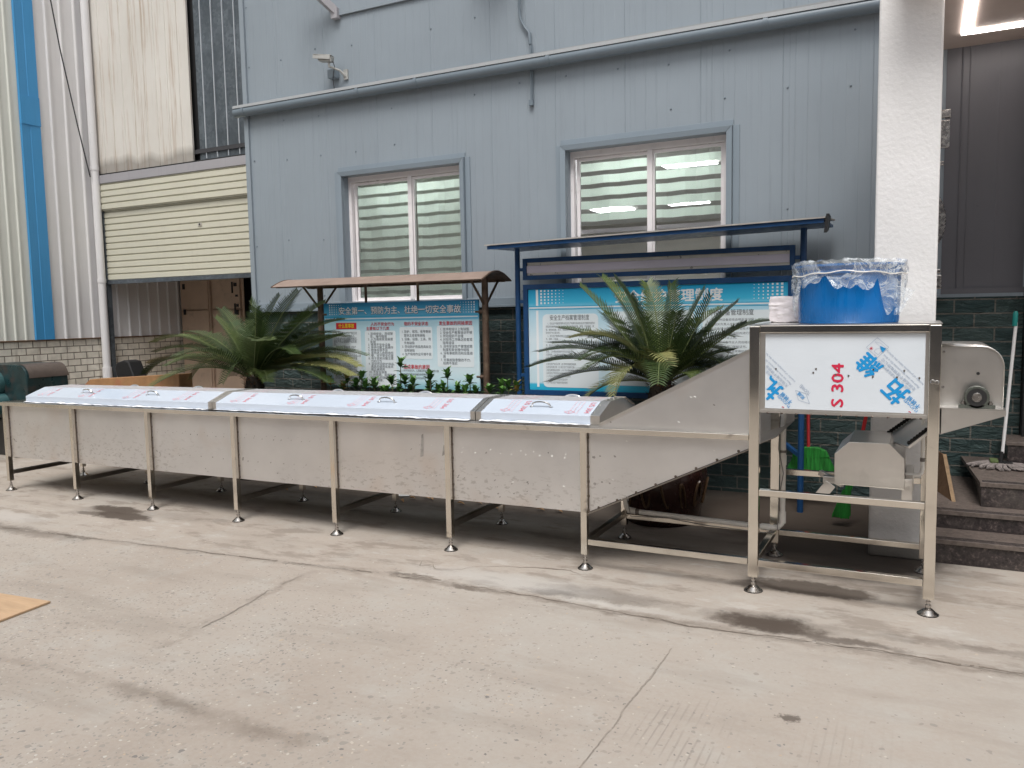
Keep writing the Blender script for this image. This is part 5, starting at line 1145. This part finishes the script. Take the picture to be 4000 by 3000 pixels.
m=MB(); m.tube([(1.375,1.6,.38),(1.435,1.6,.68),(1.50,1.62,1.05)],.013,10); m.build('handle',M_REDPL,B2,smooth=True)
m=MB(); m.prism([(1.345,1.58,.34),(1.385,1.58,.40),(1.40,1.58,.39),(1.375,1.58,.27),(1.335,1.58,.20),(1.315,1.58,.22)],(0,.04,0)); m.build('head',M_GREENPL,B2,bevel=.005)
m=MB(); broom_bristles(m,0,.05,.11,.20,1.34,1.6,.26,260,rd,tilt=-.035); m.build('bristles',M_GREENPL,B2)
MP=thing('mop','mop with white rod and teal grip leaning by the door above the granite landing','mop',(2.3,2.05,.42))
m=MB(); m.tube([(2.300,2.0,.52),(2.352,2.0,1.42)],.011,10,0); m.build('rod',M_MOPW,MP,smooth=True)
m=MB(); m.tube([(2.345,2.0,1.395),(2.348,2.0,1.48),(2.349,2.0,1.495)],[.016,.016,.009],12); m.build('grip',M_TEALPL,MP,smooth=True)
m=MB(); m.tube([(2.297,2.0,.53),(2.29,1.99,.46)],.013,8); m.box(2.24,2.36,1.94,2.02,.448,.462); m.build('clamp',M_BLACK,MP)
m=MB(); rdm=random.Random(2)
for i in range(110):
    q=rdm.uniform(0,6.28); a=Vector((2.30+.05*math.cos(q),1.98+.03*math.sin(q),.45)); l=rdm.uniform(.06,.13); b_=a+Vector((math.cos(q)*l*1.1,math.sin(q)*l*.8,-.012)); c_=b_+Vector((math.cos(q+.6)*.03,math.sin(q+.6)*.03,-.006))
    m.tube([a,(a+b_)/2+Vector((0,0,.008)),b_,Vector((c_.x,c_.y,max(c_.z,.428)))],.0075,5)
m.build('mop_head',M_MOPG,MP)
m=MB(); m.box(2.225,2.275,1.93,2.05,.455,.475); m.build('pad',M_MOPGR,MP,bevel=.006)
m=MB(); m.prism([(1.90,1.80,.263),(1.985,1.50,.263),(1.992,1.503,.263),(1.907,1.803,.263)],(-.05,.42,.24),0); m.prism([(1.985,1.485,.263),(2.008,1.49,.263),(2.008,1.505,.263),(1.985,1.50,.263)],(-.05,.42,.24),1); o=m.build('leaning_board',[M_PLYE,M_PLYD],None,loc=(1.97,1.6,.263)); tag(o,'narrow wooden board leaning against the teal brick wall on the steps','board')
# ---- plywood on the ground
m=MB(); 
m.prism([(-2.455,-1.75,.002),(-3.6,-1.86,.002),(-3.55,-2.75,.002),(-2.40,-2.30,.002)],(0,0,.012),0)
o=m.build('plywood_sheet',M_PLY,None,loc=(-3,-2.2,0),bevel=.002); tag(o,'tan plywood sheet lying on the concrete at the left edge','board')
# ---- orange timber & black bin beyond the trough
m=MB(); m.hexa([(-7.0,1.62,.72),(-5.3,1.62,.72),(-5.3,1.80,.72),(-7.0,1.80,.72),(-6.76,1.62,.868),(-5.3,1.62,.955),(-5.3,1.80,.955),(-6.76,1.80,.868)]); m.box(-6.9,-6.8,1.65,1.78,0,.719); m.box(-5.5,-5.4,1.65,1.78,0,.719)
o=m.build('timber_trestle',M_ORANGEW,None,bevel=.006,loc=(-6,1.7,0)); tag(o,'orange-brown timber trestle behind the trough near the drainpipe','trestle')
m=MB(); m.prism([(-7.30,2.4,.72),(-7.37,2.4,.93),(-7.33,2.4,1.0),(-7.2,2.4,1.035),(-7.11,2.4,1.02),(-7.0,2.4,.78),(-6.98,2.4,.70)],(0,.2,0)); m.box(-7.25,-7.0,2.42,2.58,0,.719)
o=m.build('bin',M_BLACK,None,bevel=.015,loc=(-7.15,2.5,0)); tag(o,'tilted black plastic bin in front of the shutter opening','bin')
# ---- green machinery at far left
GM=thing('old_machine','dark teal old machine with brown hood and round covers at the left edge','machine',(-7.8,1.4,0))
m=MB(); P=[(-8.2,.42),(-8.2,1.05),(-7.52,1.052)]
for i in range(6): q=R(90-18*i); P.append((-7.42+.15*math.cos(q),.90+.15*math.sin(q)))
P+=[(-7.26,.42)]; m.prism([(x,1.2,z) for x,z in P],(0,.5,0)); m.build('body',M_TEALM,GM,bevel=.01)
m=MB(); P=[(-7.50,1.056)]
for i in range(6): q=R(90-18*i); P.append((-7.42+.156*math.cos(q),.90+.156*math.sin(q)))
n=len(P); m.add([(x,1.23,z) for x,z in P]+[(x,1.705,z) for x,z in P],[(i,i+1,n+i+1,n+i) for i in range(n-1)]); m.build('hood',M_BROWNM,GM,smooth=True)
m=MB(); m.lathe([(.001,-.12),(.13,-.12),(.15,-.09),(.15,.0)],(-7.83,1.2,.83),'y',28); m.lathe([(.001,-.30),(.10,-.30),(.12,-.27),(.12,.0)],(-7.73,1.2,.60),'y',24); m.build('round_cover',M_TEALM2,GM,smooth=True)
m=MB(); m.box(-8.2,-7.3,1.15,1.7,.0,.415); m.tube([(-7.4,1.1,.05),(-7.4,1.1,.35)],.04,10); m.build('base',M_BLACK,GM,bevel=.01)
# ---- cctv
CC=thing('cctv_camera','grey bullet camera on a wall bracket above the left window','camera',(-3.55,2.3,4.1))
m=MB(); a=Vector((-3.765,2.22,4.150)); b_=Vector((-3.59,2.26,4.125)); m.bar(a+Vector((.03,.015,-.005)),b_,.065,.055); m.build('housing',M_GREYM,CC,bevel=.008)
m=MB(); m.bar(a+Vector((-.01,-.01,.032)),b_+Vector((0,0,.035)),.085,.005); m.bar(a+Vector((-.01,-.045,.012)),b_+Vector((0.0,-.042,.012)),.005,.04); m.build('sunshield',M_GREYM,CC,bevel=.002)
m=MB(); m.lathe([(.001,-.003),(.022,-.003),(.022,0)],(-3.738,2.235,4.145),'x',16); m.build('lens',M_BLACK,CC)
m=MB(); m.tube([(-3.63,2.25,4.10),(-3.63,2.25,4.06),(-3.60,2.28,4.05),(-3.56,2.33,4.03),(-3.53,2.39,3.98)],[.014,.012,.010,.012,.016],10); m.box(-3.555,-3.505,2.38,2.398,3.95,4.05); m.build('bracket',M_GREYM,CC,smooth=True)
m=MB(); m.tube([(-3.59,2.26,4.11),(-3.585,2.28,4.06),(-3.62,2.30,4.0),(-3.66,2.34,3.96),(-3.67,2.37,3.86)],.004,6); m.build('cable',M_WIREBLK,CC)
m=MB(); m.box(-3.725,-3.62,2.33,2.397,3.975,4.065); o=m.build('junction_box',M_BLUETRIM,None,bevel=.008,loc=(-3.67,2.36,3.98)); tag(o,'small blue-grey junction box on the wall below the security camera','box')
